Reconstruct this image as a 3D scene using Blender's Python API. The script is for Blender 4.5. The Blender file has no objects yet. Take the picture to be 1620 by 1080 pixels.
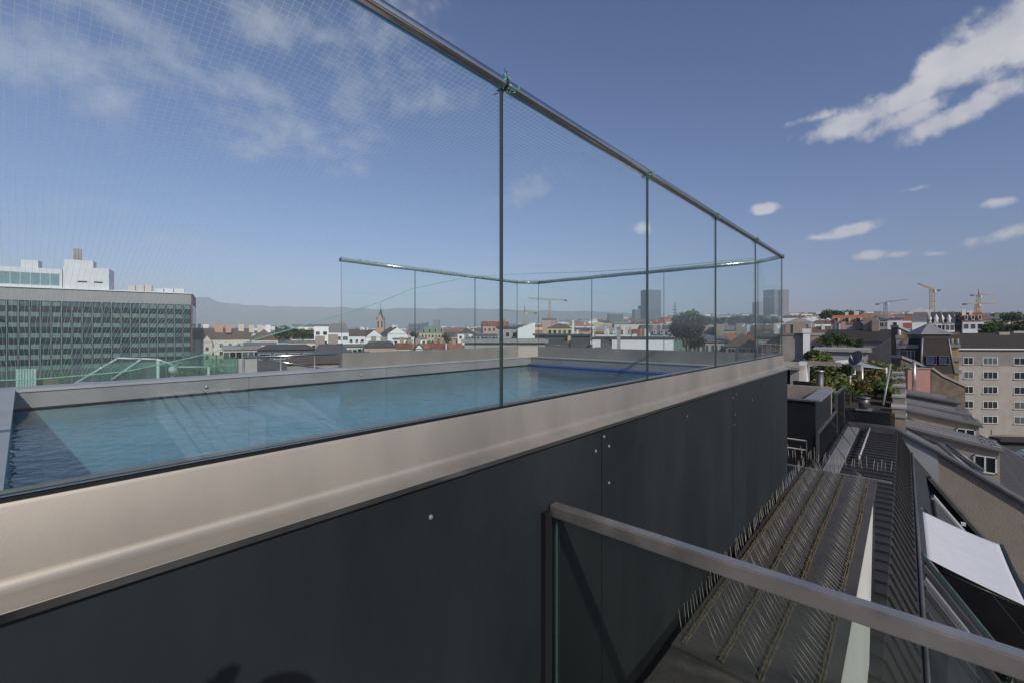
import bpy, bmesh, math, random
from mathutils import Vector, Matrix, Euler
random.seed(7)
sc = bpy.context.scene
col = sc.collection
R_ = math.radians

# ------------------------------------------------------------------ camera
FPX = 693.0                       # focal length in photograph pixels (1620 wide)
CX, CY = 810.0, 525.0             # principal column and horizon row
ANG = math.atan2(620.0, FPX)      # heading of the view against the pool's long side (+X)
CA, SA = math.cos(ANG), math.sin(ANG)
cam_d = bpy.data.cameras.new('camera'); cam = bpy.data.objects.new('camera', cam_d); col.objects.link(cam)
cam.location = (0, 0, 0)
cam.rotation_euler = (R_(90), 0, ANG - R_(90))
cam_d.sensor_width = 36.0; cam_d.lens = 36.0 * FPX / 1620.0
cam_d.shift_y = -15.0 / 1620.0
cam_d.clip_start = 0.02; cam_d.clip_end = 30000
sc.camera = cam

# ------------------------------------------------------------------ sun and sky
SUN = Vector((-0.42, -1.05, 0.74)).normalized()       # towards the sun
sun_d = bpy.data.lights.new('sun', 'SUN'); sun = bpy.data.objects.new('sun', sun_d); col.objects.link(sun)
sun_d.energy = 3.3; sun_d.angle = R_(0.53); sun_d.color = (1.0, 0.945, 0.865)
sun.rotation_euler = SUN.to_track_quat('Z', 'Y').to_euler()
sun.location = (-20, -50, 40)

world = bpy.data.worlds.new('World'); sc.world = world; world.use_nodes = True
WN = world.node_tree; WN.nodes.clear()
def wn(t, **kw):
    n = WN.nodes.new(t)
    for k, v in kw.items(): setattr(n, k, v)
    return n
def wl(a, b): WN.links.new(a, b)
def wmath(op, a, b=None, c=None, clamp=False):
    n = wn('ShaderNodeMath', operation=op); n.use_clamp = clamp
    for i, v in enumerate((a, b, c)):
        if v is None: continue
        if isinstance(v, (int, float)): n.inputs[i].default_value = v
        else: wl(v, n.inputs[i])
    return n.outputs[0]
sky = wn('ShaderNodeTexSky', sky_type='NISHITA')
sky.sun_disc = False
sky.sun_elevation = math.asin(SUN.z); sky.sun_rotation = math.atan2(SUN.x, SUN.y)
sky.altitude = 200; sky.air_density = 1.0; sky.dust_density = 1.3; sky.ozone_density = 4.0
wtc = wn('ShaderNodeTexCoord')
def sky_dir(px, py):
    k = (px - CX) / FPX; m = (CY - py) / FPX
    return Vector((CA + k * SA, SA - k * CA, m)).normalized()
# one fractal noise gives the ragged edges, another the soft inner shading
def wnoise(scale, detail, rough, stretch=(1, 1, 1)):
    mp = wn('ShaderNodeMapping'); mp.inputs['Scale'].default_value = stretch
    wl(wtc.outputs['Generated'], mp.inputs['Vector'])
    n = wn('ShaderNodeTexNoise'); n.inputs['Scale'].default_value = scale
    n.inputs['Detail'].default_value = detail; n.inputs['Roughness'].default_value = rough
    wl(mp.outputs[0], n.inputs['Vector']); return n.outputs['Fac']
n_puff = wnoise(11.0, 10.0, 0.6)
n_wisp = wnoise(5.0, 10.0, 0.66, (1, 1, 1.6))
n_fine = wnoise(30.0, 6.0, 0.6)
# clouds: (px, py, half width, half height, tilt deg, strength, kind)
CLOUDS = [
    (1575, 58, 92, 48, -26, 1.0, 'p'), (1650, 34, 90, 58, -20, 1.0, 'p'), (1505, 88, 46, 24, -10, 1.0, 'p'),
    (1435, 158, 58, 24, -24, 1.0, 'p'), (1355, 192, 80, 26, -6, 1.0, 'p'), (1520, 178, 105, 22, -14, 1.0, 'p'), (1430, 186, 70, 22, -6, 1.0, 'p'),
    (1295, 186, 38, 10, 0, .6, 'p'),
    (1213, 330, 18, 9, 0, .8, 'p'), (1355, 363, 36, 10, -10, .85, 'p'), (1295, 376, 34, 7, 0, .6, 'p'),
    (1568, 321, 32, 9, 0, .5, 'p'), (1450, 299, 20, 6, 0, .3, 'p'), (1372, 404, 30, 9, 0, .5, 'p'),
    (1415, 403, 22, 7, 0, .3, 'p'), (1480, 402, 18, 6, 0, .3, 'p'), (1590, 372, 70, 12, -8, .3, 'p'),
    (1018, 361, 16, 12, 0, .35, 'p'), (840, 300, 60, 18, -20, .25, 'w'),
    (60, 90, 150, 40, -25, .62, 'w'), (190, 20, 150, 36, 10, .55, 'w'), (180, 160, 60, 50, 50, .42, 'w'),
    (390, 25, 90, 34, 10, .5, 'w'), (440, 60, 60, 26, 20, .42, 'w'), (300, 115, 90, 24, 8, .48, 'w'),
    (410, 140, 80, 24, 12, .62, 'w'), (250, 125, 70, 20, -5, .35, 'w'), (545, 155, 70, 42, -20, .62, 'w'),
    (480, 210, 120, 34, -6, .5, 'w'), (660, 165, 70, 18, -10, .45, 'w'), (620, 30, 70, 60, 30, .62, 'w'),
    (500, 235, 90, 24, 10, .35, 'w'), (140, 330, 160, 30, -8, .16, 'w'), (300, 370, 120, 22, -8, .12, 'w'),
    (510, 58, 60, 12, 0, .35, 'w'),
]
rnd = random.Random(3)
for i in range(14):            # the same broken cloud goes on round the rest of the sky
    az = ANG + R_(70) + R_(220) * (i + rnd.random()) / 14; el = R_(rnd.uniform(8, 50))
    CLOUDS.append((None, Vector((math.cos(az) * math.cos(el), math.sin(az) * math.cos(el), math.sin(el))), rnd.uniform(50, 150), rnd.uniform(14, 48), rnd.uniform(-20, 20), rnd.uniform(.4, .9), rnd.choice('pw')))
acc = {'p': None, 'w': None}
for (px, py, hw, hh, tilt, amp, kind) in CLOUDS:
    c = py if px is None else sky_dir(px, py)
    e1 = c.cross(Vector((0, 0, 1))).normalized(); e2 = e1.cross(c).normalized()      # to the right, up
    t = R_(-tilt); f1 = e1 * math.cos(t) + e2 * math.sin(t); f2 = e2 * math.cos(t) - e1 * math.sin(t)
    s0 = FPX if px is None else FPX * math.sqrt(1 + ((px - CX) / FPX) ** 2)
    mp = wn('ShaderNodeMapping'); mp.vector_type = 'TEXTURE'
    rot = Matrix((f1, f2, f1.cross(f2))).transposed()
    mp.inputs['Location'].default_value = c; mp.inputs['Rotation'].default_value = rot.to_euler('XYZ')
    g_ = 1.45 if kind == 'p' else 1.7
    mp.inputs['Scale'].default_value = (g_ * hw / s0, g_ * hh / s0, .6)
    wl(wtc.outputs['Generated'], mp.inputs['Vector'])
    gr = wn('ShaderNodeTexGradient'); gr.gradient_type = 'SPHERICAL'; wl(mp.outputs[0], gr.inputs[0])
    m = gr.outputs['Fac'] if amp > .93 else wmath('MULTIPLY', gr.outputs['Fac'], .35 + .65 * amp)
    acc[kind] = m if acc[kind] is None else wmath('MAXIMUM', acc[kind], m)
def cloud_layer(m, nz, k, kf, lo, hi, top):
    v = wmath('ADD', wmath('MULTIPLY_ADD', wmath('SUBTRACT', nz, .5), k, m), wmath('MULTIPLY', wmath('SUBTRACT', n_fine, .5), kf))
    mr = wn('ShaderNodeMapRange', interpolation_type='SMOOTHSTEP'); mr.inputs['From Min'].default_value = lo; mr.inputs['From Max'].default_value = hi
    mr.inputs['To Max'].default_value = top; wl(v, mr.inputs['Value'])
    return wmath('MULTIPLY', mr.outputs[0], wmath('MULTIPLY', m, 6.0, clamp=True))
acc = wmath('MAXIMUM', cloud_layer(acc['p'], n_puff, 1.6, .8, .20, .68, .93), cloud_layer(acc['w'], n_wisp, 2.6, .8, .22, 1.1, .44))
cshade = wn('ShaderNodeMix', data_type='RGBA')
cshade.inputs['A'].default_value = (5.4, 5.5, 6.1, 1); cshade.inputs['B'].default_value = (7.6, 7.4, 7.5, 1)
wl(wmath('MULTIPLY', wmath('SUBTRACT', n_puff, .3), 2.5, clamp=True), cshade.inputs['Factor'])
cmix = wn('ShaderNodeMix', data_type='RGBA')
tint = wn('ShaderNodeMix', data_type='RGBA', blend_type='MULTIPLY'); tint.inputs['Factor'].default_value = 1.0; tint.inputs['B'].default_value = (.96, .93, 1.06, 1)
wl(sky.outputs[0], tint.inputs['A'])
wl(wmath('MULTIPLY', acc, .94), cmix.inputs['Factor']); wl(tint.outputs['Result'], cmix.inputs['A']); wl(cshade.outputs['Result'], cmix.inputs['B'])
bg = wn('ShaderNodeBackground'); bg.inputs['Strength'].default_value = 0.1
wl(cmix.outputs['Result'], bg.inputs['Color'])
wo = wn('ShaderNodeOutputWorld'); wl(bg.outputs[0], wo.inputs['Surface'])

vs = sc.view_settings
sc.display_settings.display_device = 'sRGB'
vs.view_transform = 'Standard'; vs.look = 'None'; vs.gamma = 1.0; vs.use_curve_mapping = False
vs.exposure = 0.0
sc.render.engine = 'CYCLES'
cy = sc.cycles
cy.max_bounces = 10; cy.transparent_max_bounces = 48; cy.volume_bounces = 0
cy.diffuse_bounces = 2; cy.glossy_bounces = 4; cy.transmission_bounces = 6
cy.caustics_reflective = False; cy.caustics_refractive = False
cy.use_denoising = True
cy.sample_clamp_indirect = 6.0

# ------------------------------------------------------------------ pixel and depth -> point
def P(px, py, F):
    r = (px - CX) / FPX * F
    return Vector((F * CA + r * SA, F * SA - r * CA, (CY - py) / FPX * F))
def PX(px, py, X): k = (px - CX) / FPX; return P(px, py, X / (CA + k * SA))
def PY(px, py, Y): k = (px - CX) / FPX; return P(px, py, Y / (SA - k * CA))
def PZ(px, py, z): return P(px, py, z * FPX / (CY - py))

# ------------------------------------------------------------------ materials
def mk(name, c, rough=.7, metal=0., var=.18, scale=1.5, bump=0., bscale=30., spec=.4, streak=None, rvar=.1):
    m = bpy.data.materials.new(name); m.use_nodes = True; t = m.node_tree; N = t.nodes; L = t.links
    b = N['Principled BSDF']; b.inputs['Roughness'].default_value = rough; b.inputs['Metallic'].default_value = metal
    b.inputs['Specular IOR Level'].default_value = spec
    tc = N.new('ShaderNodeTexCoord'); mp = N.new('ShaderNodeMapping'); L.new(tc.outputs['Object'], mp.inputs['Vector'])
    if streak: mp.inputs['Scale'].default_value = streak
    n = N.new('ShaderNodeTexNoise'); n.inputs['Scale'].default_value = scale; n.inputs['Detail'].default_value = 7; n.inputs['Roughness'].default_value = .62
    L.new(mp.outputs[0], n.inputs['Vector'])
    mr = N.new('ShaderNodeMapRange'); mr.inputs['From Min'].default_value = .3; mr.inputs['From Max'].default_value = .7
    mr.inputs['To Min'].default_value = 1 - var; mr.inputs['To Max'].default_value = 1 + var; L.new(n.outputs['Fac'], mr.inputs['Value'])
    mx = N.new('ShaderNodeMix'); mx.data_type = 'RGBA'; mx.blend_type = 'MULTIPLY'; mx.inputs['Factor'].default_value = 1
    mx.inputs['A'].default_value = (*c, 1); L.new(mr.outputs[0], mx.inputs['B']); L.new(mx.outputs['Result'], b.inputs['Base Color'])
    r2 = N.new('ShaderNodeMapRange'); r2.inputs['From Min'].default_value = .3; r2.inputs['From Max'].default_value = .7
    r2.inputs['To Min'].default_value = max(0, rough - rvar); r2.inputs['To Max'].default_value = min(1, rough + rvar)
    L.new(n.outputs['Fac'], r2.inputs['Value']); L.new(r2.outputs[0], b.inputs['Roughness'])
    if bump:
        n2 = N.new('ShaderNodeTexNoise'); n2.inputs['Scale'].default_value = bscale; n2.inputs['Detail'].default_value = 6
        L.new(mp.outputs[0], n2.inputs['Vector'])
        bp = N.new('ShaderNodeBump'); bp.inputs['Strength'].default_value = bump; bp.inputs['Distance'].default_value = .02
        L.new(n2.outputs['Fac'], bp.inputs['Height']); L.new(bp.outputs[0], b.inputs['Normal'])
    return m
def schlick(N, L, f0, normal=None, graze=1.0):
    g = N.new('ShaderNodeNewGeometry'); d = N.new('ShaderNodeVectorMath'); d.operation = 'DOT_PRODUCT'
    L.new(g.outputs['Incoming'], d.inputs[0]); L.new(normal if normal else g.outputs['Normal'], d.inputs[1])
    def mth(op, a, b):
        n = N.new('ShaderNodeMath'); n.operation = op
        for i, v in enumerate((a, b)):
            if v is None: continue
            if isinstance(v, (int, float)): n.inputs[i].default_value = v
            else: L.new(v, n.inputs[i])
        return n.outputs[0]
    a = mth('ABSOLUTE', d.outputs['Value'], None)
    p = mth('POWER', mth('SUBTRACT', 1.0, a), 5.0)
    return mth('ADD', mth('MULTIPLY', p, (1 - f0) * graze), f0), mth
def mk_glass(name, tint, f0=.04, rough=0.0, smudge=.010):
    m = bpy.data.materials.new(name); m.use_nodes = True; t = m.node_tree; N = t.nodes; L = t.links; N.clear()
    out = N.new('ShaderNodeOutputMaterial'); fac, mth = schlick(N, L, f0, None, .38)          # the lens carries a polariser: grazing glare is damped
    tr = N.new('ShaderNodeBsdfTransparent'); tr.inputs['Color'].default_value = (*tint, 1)
    gl = N.new('ShaderNodeBsdfGlossy'); gl.inputs['Roughness'].default_value = rough; gl.inputs['Color'].default_value = (1, 1, 1, 1)
    mx = N.new('ShaderNodeMixShader'); L.new(fac, mx.inputs[0]); L.new(tr.outputs[0], mx.inputs[1]); L.new(gl.outputs[0], mx.inputs[2])
    # a thin film of dust and dried spray on the pane
    df = N.new('ShaderNodeBsdfDiffuse'); df.inputs['Color'].default_value = (.75, .78, .78, 1)
    tc = N.new('ShaderNodeTexCoord'); n = N.new('ShaderNodeTexNoise'); n.inputs['Scale'].default_value = 2.2; n.inputs['Detail'].default_value = 8; n.inputs['Roughness'].default_value = .7
    L.new(tc.outputs['Object'], n.inputs['Vector'])
    s = mth('MULTIPLY', n.outputs['Fac'], smudge)
    m2 = N.new('ShaderNodeMixShader'); L.new(s, m2.inputs[0]); L.new(mx.outputs[0], m2.inputs[1]); L.new(df.outputs[0], m2.inputs[2])
    L.new(m2.outputs[0], out.inputs[0]); return m

M = {}
M['steel'] = mk('steel', (.66, .63, .59), .17, 1.0, .08, 6, rvar=.06)
M['steel_dull'] = mk('steel_dull', (.50, .455, .405), .42, .85, .12, 8, rvar=.1)
M['bronze'] = mk('bronze', (.445, .40, .34), .62, .85, .16, 2.2, bump=.03, bscale=500, rvar=.08, streak=(1, 1, .4))
M['cladding'] = mk('cladding', (.0185, .0225, .0245), .5, 0, .28, 1.6, bump=.05, bscale=300, spec=.35, streak=(1, 1, .35), rvar=.14)
M['black'] = mk('black', (.012, .012, .013), .5, 0, .1)
M['black_metal'] = mk('black_metal', (.02, .021, .022), .45, .2, .2, 4)
M['glass'] = mk_glass('glass', (.965, .994, .990))
M['glass_rail'] = mk_glass('glass_rail', (.78, .82, .80), smudge=.015)
M['glass_green'] = mk_glass('glass_green', (.70, .86, .80), smudge=.12)
M['glass_edge'] = mk('glass_edge', (.075, .11, .105), .25, 0, .1)
M['pool_wall'] = mk('pool_wall', (.32, .315, .295), .45, .25, .12, 3, bump=.05, bscale=60)
M['coping'] = mk('coping', (.42, .41, .415), .5, .1, .12, 3)
M['concrete'] = mk('concrete', (.33, .32, .30), .85, 0, .2, 1.2, bump=.15)
M['white'] = mk('white', (.80, .80, .79), .6, 0, .06, 2)
M['plaster_white'] = mk('plaster_white', (.74, .73, .70), .85, 0, .08, .6)
M['screw'] = mk('screw', (.24, .25, .27), .5, .2)

# mosaic pool floor
def mk_mosaic():
    m = bpy.data.materials.new('mosaic'); m.use_nodes = True; t = m.node_tree; N = t.nodes; L = t.links
    b = N['Principled BSDF']; b.inputs['Roughness'].default_value = .3
    tc = N.new('ShaderNodeTexCoord'); br = N.new('ShaderNodeTexBrick'); br.offset = 0; br.inputs['Scale'].default_value = 1
    br.inputs['Brick Width'].default_value = .075; br.inputs['Row Height'].default_value = .075; br.inputs['Mortar Size'].default_value = .005
    br.inputs['Color1'].default_value = (.010, .125, .33, 1); br.inputs['Color2'].default_value = (.19, .60, .88, 1); br.inputs['Mortar'].default_value = (.34, .56, .70, 1)
    br.inputs['Bias'].default_value = -.1
    L.new(tc.outputs['Object'], br.inputs['Vector'])
    n = N.new('ShaderNodeTexNoise'); n.inputs['Scale'].default_value = 30; L.new(tc.outputs['Object'], n.inputs['Vector'])
    mx = N.new('ShaderNodeMix'); mx.data_type = 'RGBA'; mx.blend_type = 'OVERLAY'; mx.inputs['Factor'].default_value = .5
    L.new(br.outputs['Color'], mx.inputs['A']); L.new(n.outputs['Color'], mx.inputs['B'])
    L.new(mx.outputs['Result'], b.inputs['Base Color']); return m
M['mosaic'] = mk_mosaic()
def mk_water():
    m = bpy.data.materials.new('water'); m.use_nodes = True; t = m.node_tree; N = t.nodes; L = t.links; N.clear()
    out = N.new('ShaderNodeOutputMaterial'); tc = N.new('ShaderNodeTexCoord')
    mp = N.new('ShaderNodeMapping'); mp.inputs['Scale'].default_value = (1.0, .75, 1); mp.inputs['Rotation'].default_value = (0, 0, .5)
    L.new(tc.outputs['Object'], mp.inputs['Vector'])
    n1 = N.new('ShaderNodeTexNoise'); n1.inputs['Scale'].default_value = 4.5; n1.inputs['Detail'].default_value = 3; n1.inputs['Distortion'].default_value = .6
    n2 = N.new('ShaderNodeTexNoise'); n2.inputs['Scale'].default_value = 17; n2.inputs['Detail'].default_value = 2
    L.new(mp.outputs[0], n1.inputs['Vector']); L.new(mp.outputs[0], n2.inputs['Vector'])
    b1 = N.new('ShaderNodeBump'); b1.inputs['Strength'].default_value = .15; b1.inputs['Distance'].default_value = .05; L.new(n1.outputs['Fac'], b1.inputs['Height'])
    b2 = N.new('ShaderNodeBump'); b2.inputs['Strength'].default_value = .40; b2.inputs['Distance'].default_value = .012; L.new(n2.outputs['Fac'], b2.inputs['Height']); L.new(b1.outputs[0], b2.inputs['Normal'])
    fac, mth = schlick(N, L, .025, b2.outputs[0]); fac = mth('MULTIPLY', fac, .8)
    tr = N.new('ShaderNodeBsdfTransparent'); tr.inputs['Color'].default_value = (.54, .87, .98, 1)
    gl = N.new('ShaderNodeBsdfGlossy'); gl.inputs['Roughness'].default_value = .03; L.new(b2.outputs[0], gl.inputs['Normal'])
    mx = N.new('ShaderNodeMixShader'); L.new(fac, mx.inputs[0]); L.new(tr.outputs[0], mx.inputs[1]); L.new(gl.outputs[0], mx.inputs[2])
    L.new(mx.outputs[0], out.inputs[0]); return m
M['water'] = mk_water()

# ------------------------------------------------------------------ mesh building
class MB:
    def __init__(s): s.v = []; s.f = []; s.m = []; s.mi = 0; s.sm = []; s.smooth = False
    def add(s, vs, fs):
        o = len(s.v); s.v += [tuple(v) for v in vs]
        for f in fs: s.f.append(tuple(i + o for i in f)); s.m.append(s.mi); s.sm.append(s.smooth)
        return s
    def hexa(s, p):      # eight corners, bottom four then top four, counter-clockwise from above
        return s.add(p, [(3, 2, 1, 0), (4, 5, 6, 7), (0, 1, 5, 4), (1, 2, 6, 5), (2, 3, 7, 6), (3, 0, 4, 7)])
    def box(s, x0, x1, y0, y1, z0, z1):
        return s.hexa([(x0, y0, z0), (x1, y0, z0), (x1, y1, z0), (x0, y1, z0), (x0, y0, z1), (x1, y0, z1), (x1, y1, z1), (x0, y1, z1)])
    def prism(s, poly, ext):
        n = len(poly); e = Vector(ext); a = [Vector(p) for p in poly]; b = [p + e for p in a]
        return s.add(a + b, [tuple(reversed(range(n))), tuple(range(n, 2 * n))] + [(i, (i + 1) % n, n + (i + 1) % n, n + i) for i in range(n)])
    def tube(s, path, r, n=10, caps=True):
        path = [Vector(p) for p in path]; rings = []; k = len(path); vs = []; fs = []
        rr = r if isinstance(r, (list, tuple)) else [r] * k
        for i, p in enumerate(path):
            d = (path[min(i + 1, k - 1)] - path[max(i - 1, 0)]).normalized()
            ref = Vector((0, 0, 1)) if abs(d.z) < .95 else Vector((1, 0, 0))
            u = d.cross(ref).normalized(); w = u.cross(d).normalized()
            for j in range(n):
                t = 2 * math.pi * j / n; vs.append(p + (u * math.cos(t) + w * math.sin(t)) * rr[i])
        for i in range(k - 1):
            for j in range(n): fs.append((i * n + j, i * n + (j + 1) % n, (i + 1) * n + (j + 1) % n, (i + 1) * n + j))
        if caps: fs += [tuple(reversed(range(n))), tuple(range((k - 1) * n, k * n))]
        s.smooth = True; s.add(vs, fs); s.smooth = False
        return s
    def sweep(s, path, prof, closed_prof=True):
        """profile (out, z) along a plan path, out to the right of travel, mitred"""
        k = len(path); n = len(prof); vs = []; fs = []
        for i in range(k):
            p = Vector(path[i]); d0 = (p - Vector(path[i - 1])).normalized() if i else None
            d1 = (Vector(path[i + 1]) - p).normalized() if i < k - 1 else None
            n0 = Vector((d0.y, -d0.x)) if d0 else None; n1 = Vector((d1.y, -d1.x)) if d1 else None
            nn = n0 if n1 is None else n1 if n0 is None else (n0 + n1)
            if n0 and n1: nn = nn / nn.length_squared * 2
            for (o, z) in prof: q = p + nn * o; vs.append((q.x, q.y, z))
        for i in range(k - 1):
            for j in range(n): fs.append((i * n + j, i * n + (j + 1) % n, (i + 1) * n + (j + 1) % n, (i + 1) * n + j))
        fs += [tuple(range(n)), tuple(reversed(range((k - 1) * n, k * n)))]
        return s.add(vs, fs)
    def mesh(s, name, mats):
        me = bpy.data.meshes.new(name); me.from_pydata(s.v, [], s.f)
        for m in (mats if isinstance(mats, (list, tuple)) else [mats]): me.materials.append(m if not isinstance(m, str) else M[m])
        me.polygons.foreach_set('material_index', s.m); me.polygons.foreach_set('use_smooth', s.sm); me.update(); return me
    def build(s, name, mats, parent=None, local=False):
        return link(name, s.mesh(name, mats), parent, local)
def link(name, me, parent=None, local=False, loc=None, rot=None, scale=None):
    o = bpy.data.objects.new(name, me); col.objects.link(o)
    if parent is not None:
        o.parent = parent
        if not local:
            r = parent
            while r.parent: r = r.parent
            if parent is r: o.matrix_parent_inverse = Matrix.Translation(-r.location)
    if loc is not None: o.location = loc
    if rot is not None: o.rotation_euler = rot
    if scale is not None: o.scale = scale
    return o
USED = {}
def tag(o, label, cat, group=None):
    o['label'] = label; o['category'] = cat
    if group: o['group'] = group
    return o
def thing(name, label, cat, loc=(0, 0, 0), rz=0, group=None):
    o = bpy.data.objects.new(name, None); col.objects.link(o); o.location = loc; o.rotation_euler = (0, 0, rz)
    o.empty_display_size = .2
    return tag(o, label, cat, group)
def struct(o): o['kind'] = 'structure'; return o
def bx(x0, x1, y0, y1, z0, z1): return MB().box(x0, x1, y0, y1, z0, z1)
# ================================================================== the rooftop pool
GZ = -22.0                                                    # street level below the eye
RIM = [(-3.2, 1.0), (5.57, 1.0), (5.81, 1.29), (5.81, 4.60), (5.53, 4.83), (2.445, 4.83)]   # plan of the glass
RAILZ = .848
parapet = thing('pool_parapet', 'dark grey clad parapet wall with bronze metal cap carrying the pool glazing', 'wall', (2.5, 1.0, GZ))
cap_prof = [(-.035, -.243), (.012, -.252), (.015, -.258), (.015, -.360), (.0165, -.369), (.022, -.377), (.032, -.382), (.066, -.387), (.071, -.389), (.071, -.400), (.058, -.402), (-.035, -.412)]
cp = MB(); cp.sweep(RIM, cap_prof); cap = cp.build('metal_cap', 'bronze', parapet)
for p in cap.data.polygons: p.use_smooth = len(p.vertices) == 4
cap.data.set_sharp_from_angle(angle=R_(35)) if hasattr(cap.data, 'set_sharp_from_angle') else None
bead = MB(); bead.sweep(RIM, [(.0711, -.3885), (.0745, -.3885), (.0745, -.4015), (.0711, -.4015)]); bead.build('lip_bright_line', 'steel', cap)  # brighter steel strip added on the folded lip to draw its bright line
g = MB(); g.sweep(RIM, [(-.012, -.2476), (.010, -.2518), (.010, -.2465), (-.012, -.2440)]); g.build('rubber_gasket', 'black', cap)
# cladding boards: seams every 1.9 m along the near side, then the chamfer and the end
WB = -1.58
seams = [-3.2, -2.18, -.28, 1.62, 3.52, 5.548]
for i in range(5):
    a, b = seams[i] + .0025, seams[i + 1] - .0025
    bd = bx(a, b, .945, .957, WB, -.4015).build('cladding_board', 'cladding', parapet)
for (a, b) in (((5.553, .947), (5.864, 1.262)), ((5.866, 1.266), (5.866, 4.62)), ((5.866, 4.625), (5.555, 4.886)), ((5.55, 4.886), (2.4, 4.886))):
    A = Vector((*a, 0)); B = Vector((*b, 0)); d = (B - A).normalized(); nn = Vector((-d.y, d.x, 0)) * .012
    MB().hexa([tuple(q + Vector((0, 0, z))) for z in (WB, -.4025) for q in (A, B, B + nn, A + nn)]).build('cladding_board', 'cladding', parapet)
core = MB(); core.sweep(RIM, [(.042, -.4125), (.042, WB + .03), (-.03, WB + .03), (-.03, -.4125)]); core.build('wall_core', 'black', parapet)
rc = MB(); rc.sweep(RIM, [(-.004, WB + .028), (-.004, -2.3), (-.07, -2.3), (-.07, WB + .028)]); rc.build('shadow_gap', 'black', parapet)  # recess lined in black: the gap's shade is put into the colour
sw = MB().tube([(0, 0, 0), (0, -.004, 0)], [.0075, .006], 10).mesh('screw_head', 'screw')
for (px, py) in ((681, 817), (942, 713), (963, 705), (963, 763), (1087, 658), (1159, 629), (1165, 623), (1163, 655), (1162, 671), (1209, 611), (1081, 637), (1490 - 300, 632), (955, 690)):
    q = PY(px, py, .9448); link('screw', sw, parapet, loc=q, scale=(1, 1, 1) if px < 1000 else (.8, .8, .8))

# ---- glass balustrade round the rim
bal = thing('glass_balustrade', 'frameless glass balustrade with round steel handrail around the rooftop pool', 'balustrade', (2.5, 1.0, -.25))
def pane(a, b, z0, z1, th, parent, name='glass_pane', mats=('glass', 'glass_edge'), gap=.0032):
    A = Vector((*a, 0)); B = Vector((*b, 0)); d = (B - A).normalized(); nn = Vector((-d.y, d.x, 0)) * th / 2
    A += d * gap; B -= d * gap
    lo = [A - nn, B - nn, B + nn, A + nn]; m = MB()
    p = [tuple(q + Vector((0, 0, z))) for z in (z0, z1) for q in lo]
    m.add(p, [(0, 1, 5, 4), (2, 3, 7, 6)]); m.mi = 1; m.add(p, [(3, 2, 1, 0), (4, 5, 6, 7), (1, 2, 6, 5), (3, 0, 4, 7)])
    return m.build(name, list(mats), parent)
xs = [-3.2, -2.28, -1.165, -.05, 1.064, 2.178, 3.291, 4.414, 5.57]
for i in range(8): pane((xs[i], 1), (xs[i + 1], 1), -.2445, .832, .0105, bal)
pane(RIM[1], RIM[2], -.2445, .832, .0105, bal)
ys = [1.29, 2.43, 3.56, 4.60]
for i in range(3): pane((5.81, ys[i]), (5.81, ys[i + 1]), -.2445, .832, .0105, bal)
pane(RIM[3], RIM[4], -.2445, .832, .0105, bal)
xf = [5.53, 4.56, 3.47, 2.445]
for i in range(3): pane((xf[i], 4.83), (xf[i + 1], 4.83), -.2445, .832, .0105, bal)
for i in range(5):
    a, b = RIM[i], RIM[i + 1]; A = Vector((*a, RAILZ - .021)); B = Vector((*b, RAILZ - .021))
    if i == 0: B.x += .012
    MB().tube([A, B], .0215, 20).build('handrail', 'steel', bal)
for (x, y) in ((5.585, 1.0), (2.438, 4.83)):       # end caps
    bx(x - .004, x + .004, y - .02, y + .02, RAILZ - .041, RAILZ - .001).build('end_cap', 'black_metal', bal)

# ---- basin, water
PX0, PX1, PY0, PY1, WZ, FZ = -.045, 5.68, 1.07, 4.66, -.552, -1.5
pool = thing('swimming_pool', 'rooftop swimming pool basin with grey walls and blue mosaic bottom', 'pool', (2.8, 2.9, FZ))
bx(PX0 - .25, 5.70, PY0 + .002, 4.75, FZ - .1, FZ).build('pool_bottom', 'mosaic', pool)
for (x0, x1, y0, y1, n) in ((PX0, 1.44, PY1, PY1 + .08, 'basin_wall'), (1.444, 2.93, PY1, PY1 + .08, 'basin_wall'), (2.934, 4.42, PY1, PY1 + .08, 'basin_wall'), (4.424, PX1, PY1, PY1 + .08, 'basin_wall'),
                            (PX1, PX1 + .035, PY0, 2.4, 'basin_wall'), (PX1, PX1 + .035, 2.404, PY1 + .08, 'basin_wall'), (PX0 - .08, PX0, PY0, PY1 + .08, 'basin_wall'), (PX0, PX1, PY0 - .03, PY0, 'basin_wall')):
    bx(x0, x1, y0, y1, FZ + .002, -.424).build(n, 'pool_wall', pool)
bx(PX0 - .16, 2.44, PY1 - .012, 4.90, -.424, -.404).build('coping', 'coping', pool)
bx(2.443, PX1 - .012, PY1 - .012, 4.79, -.424, -.41).build('coping', 'coping', pool)
bx(PX1 - .012, 5.775, PY0, 4.79, -.4235, -.4095).build('coping', 'coping', pool)
bx(PX0 - .16, PX0 + .012, PY0 - .02, PY1 - .014, -.424, -.404).build('coping', 'coping', pool)
bx(PX0, PX1, PY1 - .004, PY1 - .001, WZ - .01, WZ + .012).build('waterline_groove', 'black', pool)
bx(PX1 - .004, PX1 - .001, PY0, PY1 - .005, WZ - .01, WZ + .004).build('waterline_groove', 'black', pool)
nz_ = MB().tube([(0, 0, 0), (0, -.012, 0)], [.014, .012], 14).mesh('inlet_nozzle', 'steel_dull')
for x in (1.1, 2.6, 4.1): link('inlet_nozzle', nz_, pool, loc=(x, PY1 - .001, -.49))
me = bx(PX0 - .02, PX1 + .01, PY0 - .01, PY1 + .01, WZ - .002, WZ).mesh('water', 'water')
w = MB().add([(PX0, PY0, WZ), (PX1, PY0, WZ), (PX1, PY1, WZ), (PX0, PY1, WZ)], [(0, 1, 2, 3)]).build('water', 'water'); struct(w)
M['blue_plastic'] = mk('blue_plastic', (.05, .09, .30), .35, 0, .1, 6)
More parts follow.
